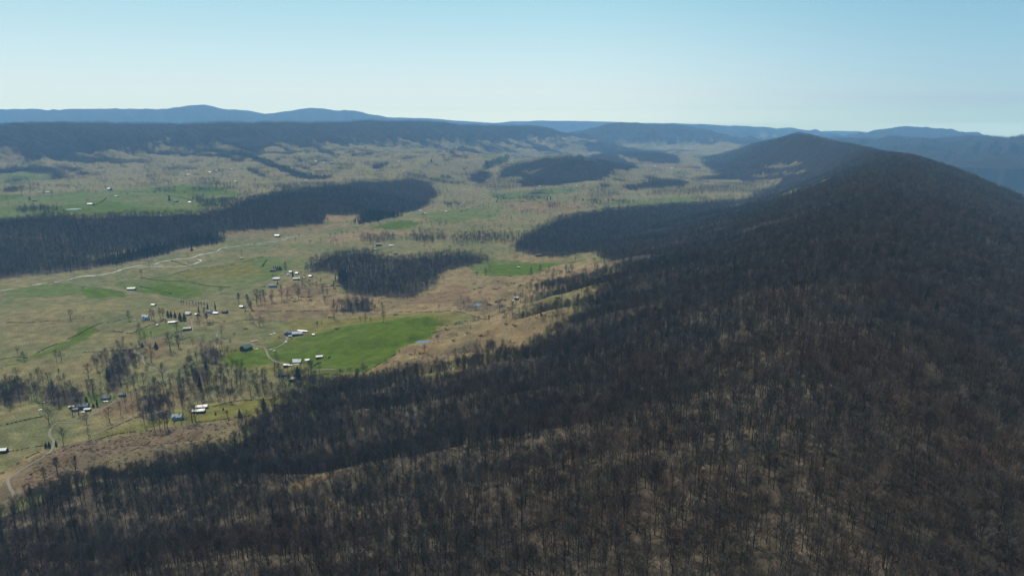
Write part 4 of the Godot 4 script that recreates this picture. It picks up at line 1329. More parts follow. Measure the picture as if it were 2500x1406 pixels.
	paint(soil_near, soil_far, 4, [Vector2(-540, 637), Vector2(-576, 714), Vector2(-587, 753), Vector2(-586, 795), Vector2(-577, 825), Vector2(-549, 841), Vector2(-508, 856), Vector2(-428, 878), Vector2(-370, 873), Vector2(-338, 852), Vector2(-337, 801), Vector2(-360, 767), Vector2(-390, 753), Vector2(-461, 741), Vector2(-506, 692), Vector2(-526, 657)])
	paint(soil_near, soil_far, 3, [Vector2(-605, 733), Vector2(-604, 778), Vector2(-603, 820), Vector2(-586, 795), Vector2(-587, 753), Vector2(-577, 714)])
	paint(soil_near, soil_far, 3, [Vector2(-480, 722), Vector2(-463, 745), Vector2(-430, 744), Vector2(-428, 738), Vector2(-457, 735), Vector2(-478, 719)])
	paint(soil_near, soil_far, 6, [Vector2(-552, 853), Vector2(-509, 893), Vector2(-465, 960), Vector2(-373, 981), Vector2(-307, 978), Vector2(-310, 944), Vector2(-351, 872), Vector2(-433, 890), Vector2(-495, 866), Vector2(-528, 860)])
	paint(soil_near, soil_far, 5, [Vector2(-538, 927), Vector2(-581, 1007), Vector2(-600, 987), Vector2(-606, 928), Vector2(-572, 920)])
	paint(soil_near, soil_far, 5, [Vector2(-514, 965), Vector2(-532, 1011), Vector2(-511, 1010), Vector2(-496, 978)])
	paint(soil_near, soil_far, 5, [Vector2(-703, 1249), Vector2(-671, 1286), Vector2(-632, 1202), Vector2(-627, 1160), Vector2(-646, 1167)])
	paint(soil_near, soil_far, 2, [Vector2(-720, 970), Vector2(-695, 980), Vector2(-650, 1007), Vector2(-602, 993), Vector2(-606, 965), Vector2(-631, 942), Vector2(-694, 949)])
	paint(soil_near, soil_far, 5, [Vector2(-211, 575), Vector2(-199, 586), Vector2(-179, 584), Vector2(-169, 569), Vector2(-183, 568), Vector2(-200, 569)])
	paint(soil_near, soil_far, 4, [Vector2(-197, 665), Vector2(-193, 680), Vector2(-181, 672), Vector2(-158, 568), Vector2(-144, 523), Vector2(-155, 528)])
	paint(soil_near, soil_far, 4, [Vector2(-96, 705), Vector2(-89, 711), Vector2(-81, 703), Vector2(-68, 675), Vector2(-80, 684)])
	paint(soil_near, soil_far, 4, [Vector2(-195, 736), Vector2(-181, 735), Vector2(-165, 720), Vector2(-175, 710), Vector2(-192, 723)])
	paint(soil_near, soil_far, 2, [Vector2(-2378, 3135), Vector2(-2244, 3211), Vector2(-2031, 3508), Vector2(-1838, 3911), Vector2(-1660, 3825), Vector2(-1339, 3446), Vector2(-1214, 2891), Vector2(-1216, 2661), Vector2(-1501, 2535), Vector2(-1721, 2541), Vector2(-1806, 2362)])
	paint(soil_near, soil_far, 1, [Vector2(-1827, 2702), Vector2(-1778, 3017), Vector2(-1455, 2763), Vector2(-1244, 2686), Vector2(-1230, 2652), Vector2(-1503, 2539), Vector2(-1732, 2557)])
	paint(soil_near, soil_far, 1, [Vector2(-1830, 3566), Vector2(-1821, 3874), Vector2(-1619, 3729), Vector2(-1348, 3430), Vector2(-1457, 3394), Vector2(-1610, 3340)])
	paint(soil_near, soil_far, 2, [Vector2(-3438, 4567), Vector2(-3224, 4408), Vector2(-3004, 4555), Vector2(-2816, 4301), Vector2(-2813, 3833), Vector2(-2861, 3788)])
	paint(soil_near, soil_far, 1, [Vector2(-2450, 3232), Vector2(-2277, 3230), Vector2(-2235, 3188), Vector2(-2180, 2951), Vector2(-2186, 2875)])
	paint(soil_near, soil_far, 5, [Vector2(-3924, 5411), Vector2(-3716, 5302), Vector2(-3607, 5199), Vector2(-3520, 4973), Vector2(-3661, 5027)])
	paint(soil_near, soil_far, 3, [Vector2(-750, 2752), Vector2(-775, 2900), Vector2(-721, 2959), Vector2(-651, 2953), Vector2(-629, 2794), Vector2(-693, 2761)])
	paint(soil_near, soil_far, 3, [Vector2(-1040, 2424), Vector2(-1060, 2501), Vector2(-936, 2610), Vector2(-742, 2724), Vector2(-575, 2766), Vector2(-562, 2698), Vector2(-873, 2586), Vector2(-993, 2465)])
	paint(soil_near, soil_far, 3, [Vector2(-668, 2483), Vector2(-643, 2600), Vector2(-509, 2633), Vector2(-364, 2604), Vector2(-229, 2536), Vector2(-352, 2519), Vector2(-505, 2471), Vector2(-629, 2331)])
	paint(soil_near, soil_far, 1, [Vector2(-541, 2656), Vector2(-446, 2782), Vector2(-350, 2724), Vector2(-393, 2655), Vector2(-481, 2634)])
	paint(soil_near, soil_far, 2, [Vector2(-459, 3115), Vector2(-214, 3344), Vector2(-51, 3410), Vector2(-78, 3029), Vector2(-210, 2797), Vector2(-327, 2777)])
	paint(soil_near, soil_far, 2, [Vector2(-145, 4028), Vector2(71, 4180), Vector2(233, 4398), Vector2(421, 4423), Vector2(400, 4190), Vector2(192, 3924), Vector2(111, 3493), Vector2(-80, 3783)])
	paint(soil_near, soil_far, 5, [Vector2(14, 3255), Vector2(73, 3438), Vector2(184, 3454), Vector2(329, 3438), Vector2(342, 3344), Vector2(214, 3230)])
	paint(soil_near, soil_far, 3, [Vector2(-15, 3459), Vector2(74, 3471), Vector2(334, 3484), Vector2(480, 3470), Vector2(325, 3385), Vector2(36, 3326)])
	paint(soil_near, soil_far, 2, [Vector2(379, 3493), Vector2(687, 3803), Vector2(1033, 3892), Vector2(971, 3652), Vector2(720, 3559), Vector2(478, 3456)])
	paint(soil_near, soil_far, 2, [Vector2(-551, 4576), Vector2(-514, 4783), Vector2(-431, 4867), Vector2(-466, 4692)])
	paint(soil_near, soil_far, 5, [Vector2(-523, 5938), Vector2(-488, 6293), Vector2(-367, 6491), Vector2(-360, 5922), Vector2(-449, 5634)])
	paint(soil_near, soil_far, 5, [Vector2(1224, 7393), Vector2(1396, 7404), Vector2(1593, 7228), Vector2(1828, 6961), Vector2(1598, 6330), Vector2(1442, 6864), Vector2(1281, 7010)])
	paint(soil_near, soil_far, 2, [Vector2(-269, 6420), Vector2(-70, 6740), Vector2(76, 7277), Vector2(-129, 6160), Vector2(-236, 5931)])
	paint(soil_near, soil_far, 2, [Vector2(2434, 9134), Vector2(2851, 9584), Vector2(2120, 6062), Vector2(1968, 5425), Vector2(2030, 6574), Vector2(1963, 7352)])
	paint(soil_near, soil_far, 6, [Vector2(1810, 4959), Vector2(1863, 4858), Vector2(1852, 4746), Vector2(1782, 4769)])

func lay_roads():
	ribbon("road", 3.8, "gravel", "grey river road along the foot of the wooded bench", [Vector2(-1437.1, 1791.8), Vector2(-1389.0, 1833.9), Vector2(-1346.6, 1859.3), Vector2(-1308.8, 1893.9), Vector2(-1256.7, 1943.4), Vector2(-1193.2, 1980.6), Vector2(-1144.7, 2050.9), Vector2(-1103.3, 2101.9), Vector2(-1079.7, 2177.1), Vector2(-1065.1, 2269.9), Vector2(-1041.4, 2352.6), Vector2(-1020.4, 2400.9), Vector2(-973.0, 2481.8), Vector2(-937.2, 2531.3), Vector2(-853.1, 2608.9), Vector2(-710.5, 2648.1), Vector2(-604.7, 2686.3), Vector2(-513.5, 2758.0), Vector2(-485.8, 3115.6), Vector2(-451.8, 3310.2), Vector2(-442.7, 3524.3), Vector2(-451.5, 3794.1)])
	ribbon("lane", 3.0, "gravel", "gravel lane from the river road past the long barn to the hamlet", [Vector2(-1350.5, 1844.9), Vector2(-1312.1, 1851.3), Vector2(-1262.9, 1847.0), Vector2(-1214.3, 1810.3), Vector2(-1126.9, 1753.1), Vector2(-1033.7, 1709.3), Vector2(-960.8, 1673.3), Vector2(-890.3, 1643.9), Vector2(-848.2, 1623.6), Vector2(-804.0, 1597.3), Vector2(-757.6, 1564.1), Vector2(-706.2, 1517.6), Vector2(-656.8, 1477.7)])
	ribbon("farm_track", 2.9, "gravel", "pale farm track winding down from the hamlet through the copses", [Vector2(-677.4, 1426.1), Vector2(-673.8, 1400.5), Vector2(-656.9, 1361.7), Vector2(-637.9, 1322.8), Vector2(-646.8, 1305.0), Vector2(-671.1, 1286.0), Vector2(-683.1, 1264.1), Vector2(-690.7, 1244.7), Vector2(-693.9, 1222.5), Vector2(-695.6, 1212.0), Vector2(-660.4, 1171.8), Vector2(-645.2, 1147.0), Vector2(-625.2, 1125.7), Vector2(-595.9, 1107.2), Vector2(-577.4, 1096.5), Vector2(-565.4, 1081.7), Vector2(-566.4, 1060.4), Vector2(-573.3, 1032.1), Vector2(-583.3, 1015.4), Vector2(-599.0, 998.9), Vector2(-602.3, 990.3), Vector2(-599.9, 968.4), Vector2(-602.0, 948.0), Vector2(-605.5, 927.8), Vector2(-615.9, 899.2), Vector2(-635.6, 897.2), Vector2(-628.5, 871.0), Vector2(-618.4, 852.7), Vector2(-604.8, 839.7), Vector2(-593.3, 821.9), Vector2(-577.9, 788.1), Vector2(-582.3, 769.8), Vector2(-587.3, 753.3), Vector2(-581.3, 726.8), Vector2(-569.2, 708.6), Vector2(-551.5, 687.7), Vector2(-539.5, 675.9), Vector2(-536.2, 667.9), Vector2(-543.8, 661.8)])
	ribbon("driveway", 3.4, "gravel", "pale curving gravel drive past the green roofed barn to the white roofed house", [Vector2(-562.7, 1353.5), Vector2(-575.8, 1333.2), Vector2(-584.6, 1319.4), Vector2(-581.2, 1300.9), Vector2(-571.2, 1282.9), Vector2(-558.0, 1270.3), Vector2(-541.9, 1261.5), Vector2(-509.0, 1247.6), Vector2(-488.7, 1239.3), Vector2(-467.4, 1227.6), Vector2(-453.8, 1212.7), Vector2(-433.8, 1169.2), Vector2(-419.6, 1150.9), Vector2(-401.4, 1130.8), Vector2(-386.3, 1119.4)])
	ribbon("driveway", 3.4, "gravel", "short gravel spur curving up to the large farmstead", [Vector2(-453.8, 1212.7), Vector2(-444.5, 1217.3), Vector2(-438.0, 1227.0), Vector2(-432.6, 1248.3), Vector2(-436.1, 1282.9), Vector2(-449.8, 1305.7)])
	ribbon("farm_track", 2.6, "dirt", "dull track passing above the pale blue house", [Vector2(-560.8, 855.5), Vector2(-549.1, 882.4), Vector2(-537.5, 911.8), Vector2(-513.2, 920.2), Vector2(-504.2, 940.2), Vector2(-493.2, 957.4), Vector2(-484.3, 981.2), Vector2(-471.0, 992.8), Vector2(-445.4, 1000.2)])
	ribbon("lane", 4, "gravel", "straight pale lane running through the hillside hamlet to the woodlot", [Vector2(-765.4, 1587.9), Vector2(-729.5, 1620.6), Vector2(-686.0, 1714.8), Vector2(-651.3, 1758.6), Vector2(-641.3, 1809.8), Vector2(-633.3, 1883.7), Vector2(-617.5, 1965.1), Vector2(-602.0, 2030.9)])
	ribbon("road", 3.8, "gravel", "pale road crossing the far pastures on the bench", [Vector2(-2051.3, 2656.5), Vector2(-2159.1, 2922.4), Vector2(-2232.4, 3115.5), Vector2(-2239.3, 3224.2), Vector2(-2164.1, 3299.7), Vector2(-2084.7, 3377.6), Vector2(-2038.2, 3535.3), Vector2(-1975.6, 3700.2), Vector2(-1842.2, 3716.6), Vector2(-1851.7, 3888.3), Vector2(-1817.2, 3977.6)])
	ribbon("road", 4.4, "gravel", "pale road in the upper valley below the left ridge", [Vector2(-1605.7, 4060.7), Vector2(-1361.6, 4101.2), Vector2(-1206.0, 4162.0), Vector2(-1145.7, 4234.2), Vector2(-1091.2, 4305.4), Vector2(-1033.5, 4449.6), Vector2(-975.0, 4526.8)])
	ribbon("farm_track", 5, "dirt", "pale track climbing the hillside under the left ridge", [Vector2(-3100.2, 5417.6), Vector2(-2990.7, 5337.0), Vector2(-2765.0, 5021.0), Vector2(-2617.1, 4840.1)])
	ribbon("farm_track", 5, "gravel", "short pale lane among trees in the upper valley", [Vector2(-178.1, 5857.4), Vector2(-191.9, 5712.7), Vector2(-201.6, 5643.2)])
	ribbon("farm_track", 4, "dirt", "faint pale track on the straw slope right of the green field", [Vector2(-11.3, 1174.6), Vector2(-12.4, 1067.5), Vector2(-11.2, 1058.4)])
	ribbon("farm_track", 3.5, "dirt", "worn path through the tan rough pasture by the pond", [Vector2(-44.7, 1502.9), Vector2(-34.0, 1489.0), Vector2(-23.4, 1471.5), Vector2(-17.8, 1433.6)])
	ribbon("farm_track", 3.5, "dirt", "faint track along the lower edge of the bright green field", [Vector2(-320.9, 1047.9), Vector2(-300.8, 1043.8), Vector2(-280.0, 1036.6)])
	stretch([Vector2(-1278.9, 1654.2), Vector2(-1270.4, 1669.3), Vector2(-1254.9, 1688.9)])
	stretch([Vector2(-1241.5, 1741.3), Vector2(-1217.0, 1760.8)])
	stretch([Vector2(-1206.7, 1776.5), Vector2(-1192.6, 1781.8)])
	stretch([Vector2(-1189.5, 1801.5), Vector2(-1184.8, 1825.0), Vector2(-1172.1, 1845.3), Vector2(-1154.6, 1852.1), Vector2(-1141.9, 1860.9), Vector2(-1124.0, 1886.5), Vector2(-1115.7, 1891.5), Vector2(-1114.5, 1915.8), Vector2(-1111.1, 1937.0), Vector2(-1093.7, 1982.0), Vector2(-1059.7, 2005.7), Vector2(-1056.3, 2038.0), Vector2(-1025.6, 2065.1), Vector2(-994.2, 2083.3), Vector2(-983.3, 2104.2), Vector2(-980.5, 2134.8), Vector2(-957.0, 2196.4), Vector2(-958.3, 2225.2), Vector2(-968.8, 2265.8), Vector2(-946.7, 2298.0), Vector2(-926.6, 2326.0), Vector2(-836.1, 2420.9), Vector2(-816.5, 2508.5), Vector2(-781.2, 2571.8)])
	stretch([Vector2(-1081.6, 1952.1), Vector2(-1046.7, 1965.1), Vector2(-987.7, 1961.2), Vector2(-953.1, 1968.3), Vector2(-938.3, 2003.1), Vector2(-941.3, 2053.9), Vector2(-960.7, 2071.1)])

func place_ponds():
	dig(Vector2(-154.5, 1155.9), 13.3, 11.5, "pale green pond at the right edge of the bright green field")
	dig(Vector2(-76.0, 1471.4), 10.9, 13.1, "blue pond with a bare tree before it in the rough tan pasture")
	dig(Vector2(-1709.8, 2693.8), 25.3, 22.7, "narrow pale pond on the bench pasture above the wooded slope")
	dig(Vector2(-251.4, 4759.8), 32.2, 38.6, "small pale pond left of the forested hill in the far valley")

func place_brush():
	fence_line([Vector2(-907.4, 1164.1), Vector2(-885.5, 1172.8), Vector2(-862.4, 1166.6), Vector2(-863.5, 1206.9), Vector2(-863.1, 1251.2), Vector2(-858.2, 1295.7), Vector2(-849.1, 1360.4), Vector2(-825.7, 1376.3), Vector2(-805.4, 1409.4)])
	fence_line([Vector2(-782.4, 1195.8), Vector2(-758.7, 1200.1), Vector2(-725.4, 1204.9), Vector2(-698.0, 1212.0)])
	fence_line([Vector2(-830.1, 1331.1), Vector2(-793.1, 1326.0), Vector2(-755.2, 1309.6), Vector2(-746.8, 1348.4), Vector2(-729.4, 1394.9)])
	fence_line([Vector2(-1041.0, 1370.3), Vector2(-1004.7, 1368.6), Vector2(-956.8, 1370.2), Vector2(-918.0, 1381.8), Vector2(-879.6, 1395.1)])
	fence_line([Vector2(-703.5, 881.4), Vector2(-686.6, 895.8), Vector2(-669.3, 913.6)])
	fence_line([Vector2(-551.1, 872.6), Vector2(-535.4, 903.6), Vector2(-526.4, 914.5)])
	fence_line([Vector2(-443.6, 955.8), Vector2(-425.4, 973.6), Vector2(-396.0, 974.6), Vector2(-349.6, 956.4)])
	fence_line([Vector2(-1000.5, 1812.1), Vector2(-918.4, 1780.4), Vector2(-867.0, 1780.9), Vector2(-800.7, 1740.1), Vector2(-751.9, 1712.9), Vector2(-716.5, 1707.5)])
	fence_line([Vector2(-971.9, 1797.3), Vector2(-934.7, 1835.9), Vector2(-911.7, 1919.0), Vector2(-868.8, 1949.0), Vector2(-824.4, 1979.3), Vector2(-777.6, 2118.1)])
	fence_line([Vector2(-660.6, 1382.0), Vector2(-629.5, 1385.3), Vector2(-592.1, 1394.6), Vector2(-544.2, 1413.5)])
	fence_line([Vector2(-634.4, 1261.9), Vector2(-623.9, 1282.9)])
	fence_line([Vector2(-546.7, 843.5), Vector2(-527.6, 859.9), Vector2(-493.1, 862.8), Vector2(-486.8, 861.1)])
	fence_line([Vector2(-436.5, 888.9), Vector2(-392.2, 881.2), Vector2(-355.4, 872.4)])
	fence_line([Vector2(-141.5, 1195.6), Vector2(-120.1, 1221.1), Vector2(-109.4, 1294.9)])
	fence_line([Vector2(-109.4, 1294.9), Vector2(-86.9, 1303.4), Vector2(-63.8, 1302.4)])
	fence_line([Vector2(-221.1, 985.9), Vector2(-211.5, 1017.8), Vector2(-202.5, 1058.4), Vector2(-186.0, 1088.5)])
	fence_line([Vector2(-316.3, 1031.1), Vector2(-269.0, 1016.5), Vector2(-220.3, 981.9), Vector2(-195.6, 956.5), Vector2(-165.4, 949.1)])
	fence_line([Vector2(-243.7, 1445.6), Vector2(-171.6, 1413.0), Vector2(-114.5, 1392.7), Vector2(-4.5, 1216.9), Vector2(48.5, 1069.1), Vector2(99.8, 1058.2)])
	fence_line([Vector2(-593.1, 1475.3), Vector2(-497.5, 1475.2), Vector2(-411.5, 1478.4), Vector2(-312.2, 1475.2)])
	fence_line([Vector2(-700.6, 877.5), Vector2(-687.2, 897.2), Vector2(-669.7, 912.7)])
	fence_line([Vector2(-601.9, 740.9), Vector2(-601.5, 769.2), Vector2(-595.5, 796.5)])
	fence_line([Vector2(-638.0, 804.4), Vector2(-621.3, 814.3), Vector2(-606.2, 822.2)])
	fence_line([Vector2(-321.5, 1058.0), Vector2(-319.6, 1096.6), Vector2(-315.8, 1140.5)])
	fence_line([Vector2(39.6, 1835.1), Vector2(75.4, 1844.3), Vector2(124.0, 1881.8), Vector2(179.5, 1933.5)])
	fence_line([Vector2(-2813.4, 3832.9), Vector2(-2809.2, 4052.7), Vector2(-2815.8, 4301.2)])
	fence_line([Vector2(-1699.2, 2807.3), Vector2(-1748.4, 2955.2), Vector2(-1846.9, 3153.8)])
	fence_line([Vector2(-1628.5, 3276.2), Vector2(-1554.4, 3221.8), Vector2(-1422.7, 3080.7)])
	fence_line([Vector2(-3162.3, 5065.1), Vector2(-2756.7, 4592.2)])
	fence_line([Vector2(-2008.1, 3467.4), Vector2(-1892.6, 3471.1), Vector2(-1730.1, 3368.1)])
	fence_line([Vector2(-74.9, 3521.3), Vector2(29.8, 3503.3), Vector2(140.0, 3463.9)])
	fence_line([Vector2(-121.7, 4100.4), Vector2(-83.2, 3919.2), Vector2(-78.7, 3524.8)])
	fence_line([Vector2(-240.3, 3217.4), Vector2(-181.1, 3399.5), Vector2(-94.2, 3401.5)])
	fence_line([Vector2(-956.2, 1726.8), Vector2(-863.7, 1668.3), Vector2(-839.4, 1651.3)])
	fence_line([Vector2(-1087.5, 4327.6), Vector2(-954.1, 4219.9)])
	fence_line([Vector2(-522.2, 1188.2), Vector2(-505.8, 1207.0)])
	fence_line([Vector2(-726.4, 1971.9), Vector2(-749.6, 2072.0)])
	fence_line([Vector2(-1030.2, 2049.5), Vector2(-939.2, 1971.1)])
	var spots := PackedVector2Array([Vector2(-97.9, 1748.6), Vector2(-96.8, 1686.6), Vector2(-80.6, 1700.6), Vector2(-42.2, 1633.9), Vector2(-29.5, 1640.0), Vector2(-37.0, 1623.5), Vector2(-72.0, 1531.6), Vector2(2.5, 1728.4), Vector2(22.7, 1617.4), Vector2(53.0, 1720.0), Vector2(-3.7, 1831.4), Vector2(-36.1, 1758.6), Vector2(21.9, 1424.0), Vector2(-18.2, 1469.0), Vector2(-32.3, 1466.9), Vector2(65.7, 1407.6), Vector2(80.6, 1179.1), Vector2(-13.0, 1208.4), Vector2(5.9, 1184.7), Vector2(23.2, 1170.9), Vector2(49.5, 1064.3), Vector2(4.9, 1067.9), Vector2(-6.9, 1078.5), Vector2(142.2, 1691.2), Vector2(-48.3, 1449.8), Vector2(-17.1, 1378.8), Vector2(8.0, 1370.1), Vector2(-516.3, 1745.9), Vector2(-483.8, 1734.0), Vector2(-461.9, 1722.3), Vector2(-446.0, 1723.9), Vector2(-475.4, 1711.5), Vector2(-446.9, 1694.7), Vector2(-471.0, 1648.8), Vector2(-484.0, 1605.7), Vector2(-471.8, 1563.2), Vector2(-505.5, 1560.5), Vector2(-632.5, 1710.7), Vector2(-523.4, 1592.9), Vector2(-501.2, 1600.5), Vector2(-116.7, 1208.7), Vector2(-70.9, 1090.3), Vector2(-46.2, 1066.8), Vector2(-133.0, 1181.5), Vector2(-163.8, 1069.7), Vector2(-146.4, 1067.7), Vector2(-94.3, 1084.3), Vector2(-341.2, 1300.6), Vector2(-387.5, 1429.4), Vector2(4.5, 1068.6), Vector2(-34.7, 1035.0), Vector2(-152.8, 969.1), Vector2(-195.6, 1020.8), Vector2(-622.1, 1368.0), Vector2(-627.0, 1385.8), Vector2(-550.4, 1308.7), Vector2(-542.8, 1350.1)])
	for s in spots:
		lone_shrub(s)

func place_trees():
	lone_tree(-644.6, 892.1, 21.9, 1, "broad bare tree casting shade beside the track, bottom left fields", "")
	lone_tree(-593.2, 893.9, 15.4, 0, "thin bare tree between the farm track and the reddish round tree", "")
	lone_tree(-562.9, 897.2, 20.3, 2, "reddish round bare tree alone on the brown slope", "")
	lone_tree(-582.3, 825.2, 22.7, 0, "tall bare tree behind the three clipped evergreens at the road bend", "")
	lone_tree(-555.2, 836.3, 18.3, 1, "broad low bare tree at the edge of the bramble slope", "")
	lone_tree(-690.3, 973.3, 28.9, 0, "tall bare tree in front of the creek wood, on the pale grass bank", "")
	lone_tree(-625.1, 927.6, 25.2, 0, "tall bare tree among the grey roofs of the roadside homestead", "")
	lone_tree(-631.6, 924.0, 15.1, 3, "small thin bare tree left of the roadside homestead trees", "")
	lone_tree(-624.0, 980.4, 17.6, 0, "bare tree beside the grey shed at the track edge", "")
	lone_tree(-472.2, 858.0, 24.4, 0, "bare tree in the row left of the pale blue house, second from left", "bare tree in the row left of the pale blue house")
	lone_tree(-465.2, 857.4, 24.4, 0, "bare tree in the row left of the pale blue house, third from left", "bare tree in the row left of the pale blue house")
	lone_tree(-464.6, 862.9, 21.5, 0, "bare tree in the row left of the pale blue house, fourth from left", "bare tree in the row left of the pale blue house")
	lone_tree(-480.9, 860.3, 18.5, 0, "bare tree in the row left of the pale blue house, first from left", "bare tree in the row left of the pale blue house")
	lone_tree(-443.3, 888.8, 26.7, 1, "big forked bare tree between the pale blue house and the white roofed sheds", "")
	lone_tree(-440.6, 892.3, 23.0, 0, "bare tree just right of the big forked one near the white roofed sheds", "")
	lone_tree(-458.2, 869.4, 9.0, 3, "small dark bare tree below the pale blue house, left one", "small dark bare tree below the pale blue house")
	lone_tree(-448.7, 870.2, 8.2, 3, "small dark bare tree below the pale blue house, right one", "small dark bare tree below the pale blue house")
	lone_tree(-457.5, 957.7, 12.3, 1, "bare tree behind the upper white roofed shed", "")
	lone_tree(-390.6, 881.3, 12.9, 3, "slender bare pole-like tree on the yellow green strip", "")
	lone_tree(-465.5, 994.8, 14.4, 0, "bare tree on the grassy edge below the creek wood, second from left", "bare tree on the grassy edge below the creek wood")
	lone_tree(-480.0, 1003.1, 15.4, 0, "bare tree on the grassy edge below the creek wood, first from left", "bare tree on the grassy edge below the creek wood")
	lone_tree(-445.2, 995.4, 16.9, 0, "bare tree on the grassy edge below the creek wood, third from left", "bare tree on the grassy edge below the creek wood")
	lone_tree(-427.0, 990.0, 15.2, 0, "bare tree on the grassy edge below the creek wood, fourth from left", "bare tree on the grassy edge below the creek wood")
	lone_tree(-414.2, 990.5, 12.7, 0, "bare tree on the grassy edge below the creek wood, fifth from left", "bare tree on the grassy edge below the creek wood")
	lone_tree(-400.8, 991.4, 13.5, 0, "bare tree on the grassy edge below the creek wood, sixth from left", "bare tree on the grassy edge below the creek wood")
	lone_tree(-390.5, 995.6, 14.4, 0, "bare tree on the grassy edge below the creek wood, seventh from left", "bare tree on the grassy edge below the creek wood")
	lone_tree(-805.0, 1395.6, 17.3, 0, "bare tree in the pasture left of the hamlet farmhouse", "")
	lone_tree(-720.1, 1279.8, 26.7, 0, "tall bare tree at the left corner of the hamlet green yard", "")
	lone_tree(-691.8, 1244.5, 22.1, 1, "bare tree below the yard next to the tall corner tree", "")
	lone_tree(-699.2, 1281.2, 12.0, 3, "little bare tree in the green yard below the hamlet, left one", "little bare tree in the green yard below the hamlet")
	lone_tree(-709.0, 1359.4, 11.3, 3, "little bare tree in the green yard below the hamlet, right one", "little bare tree in the green yard below the hamlet")
	lone_tree(-668.5, 1321.0, 20.6, 0, "bare tree in the yard between the two long sheds", "")
	lone_tree(-623.7, 1200.6, 32.7, 0, "tall bare tree in the clump on the rust slope, first from left", "tall bare tree in the clump on the rust slope")
	lone_tree(-634.9, 1249.7, 19.6, 0, "tall bare tree in the clump on the rust slope, second from left", "tall bare tree in the clump on the rust slope")
	lone_tree(-617.3, 1220.0, 23.0, 0, "tall bare tree in the clump on the rust slope, third from left", "tall bare tree in the clump on the rust slope")
	lone_tree(-801.7, 1153.8, 18.2, 1, "left one of two bare trees close together in the wide olive pasture", "")
	lone_tree(-791.2, 1151.5, 18.1, 1, "right one of two bare trees close together in the wide olive pasture", "")
	lone_tree(-857.4, 1152.2, 17.0, 0, "lone bare tree at the green swale on the left margin", "")
	lone_tree(-694.6, 1068.4, 23.7, 0, "lone tall bare tree left of the creekside copse", "")
	lone_tree(-917.2, 1381.9, 20.0, 0, "lone bare tree high in the empty left pasture", "")
	lone_tree(-743.9, 1071.0, 15.8, 3, "thin bare tree rising over the creek wood on the left", "")
	lone_tree(-630.9, 1145.7, 28.9, 2, "reddish bare tree beside the pale track bend", "")
	lone_tree(-568.7, 1060.7, 28.1, 0, "tall bare tree inside the loop of the pale track", "")
	lone_tree(-590.6, 1041.5, 19.9, 0, "bare tree on the creek bank below the track loop, second from left", "bare tree on the creek bank below the track loop")
	lone_tree(-600.4, 1030.3, 18.6, 0, "bare tree on the creek bank below the track loop, first from left", "bare tree on the creek bank below the track loop")
	lone_tree(-566.1, 1030.3, 17.5, 0, "bare tree on the creek bank below the track loop, third from left", "bare tree on the creek bank below the track loop")
	lone_tree(-544.7, 1033.3, 13.2, 0, "bare tree on the creek bank below the track loop, fourth from left", "bare tree on the creek bank below the track loop")
	lone_tree(-565.6, 1288.9, 21.5, 1, "bare tree inside the bend of the curving driveway", "")
	lone_tree(-661.0, 1398.4, 17.4, 3, "thin bare tree in the hedge right of the hamlet, left one", "thin bare tree in the hedge right of the hamlet")
	lone_tree(-639.2, 1392.2, 20.2, 3, "thin bare tree in the hedge right of the hamlet, right one", "thin bare tree in the hedge right of the hamlet")
	lone_tree(-626.5, 1534.2, 26.9, 3, "slender bare tree near the white roofed field shed, first from left", "slender bare tree near the white roofed field shed")
	lone_tree(-609.9, 1541.8, 23.8, 3, "slender bare tree near the white roofed field shed, third from left", "slender bare tree near the white roofed field shed")
	lone_tree(-583.3, 1491.4, 21.6, 3, "slender bare tree near the white roofed field shed, fourth from left", "slender bare tree near the white roofed field shed")
	lone_tree(-581.2, 1453.1, 15.0, 3, "slender bare tree near the white roofed field shed, second from left", "slender bare tree near the white roofed field shed")
	lone_tree(-550.5, 1396.7, 18.8, 0, "bare tree in the olive pasture above the curving driveway, first from left", "bare tree in the olive pasture above the curving driveway")
	lone_tree(-539.8, 1386.1, 14.4, 0, "bare tree in the olive pasture above the curving driveway, second from left", "bare tree in the olive pasture above the curving driveway")
	lone_tree(-518.1, 1363.2, 21.2, 0, "bare tree in the olive pasture above the curving driveway, third from left", "bare tree in the olive pasture above the curving driveway")
	lone_tree(-514.3, 1371.7, 17.1, 0, "bare tree in the olive pasture above the curving driveway, fourth from left", "bare tree in the olive pasture above the curving driveway")
	lone_tree(-756.7, 1395.3, 21.7, 0, "bare tree behind the hamlet farmhouse, first from left", "bare tree behind the hamlet farmhouse")
	lone_tree(-750.2, 1393.1, 20.2, 0, "bare tree behind the hamlet farmhouse, second from left", "bare tree behind the hamlet farmhouse")
	lone_tree(-741.6, 1403.4, 23.2, 0, "bare tree behind the hamlet farmhouse, third from left", "bare tree behind the hamlet farmhouse")
	lone_tree(-738.2, 1407.8, 20.4, 0, "bare tree behind the hamlet farmhouse, fourth from left", "bare tree behind the hamlet farmhouse")
	lone_tree(-750.0, 1517.0, 12.5, 3, "bare tree in the avenue along the lane above the hamlet, first from left", "bare tree in the avenue along the lane above the hamlet")
	lone_tree(-746.9, 1520.4, 11.3, 3, "bare tree in the avenue along the lane above the hamlet, second from left", "bare tree in the avenue along the lane above the hamlet")
	lone_tree(-731.6, 1504.5, 11.2, 3, "bare tree in the avenue along the lane above the hamlet, third from left", "bare tree in the avenue along the lane above the hamlet")
	lone_tree(-725.3, 1503.7, 11.2, 3, "bare tree in the avenue along the lane above the hamlet, fourth from left", "bare tree in the avenue along the lane above the hamlet")
	lone_tree(-717.0, 1501.9, 13.6, 3, "bare tree in the avenue along the lane above the hamlet, fifth from left", "bare tree in the avenue along the lane above the hamlet")
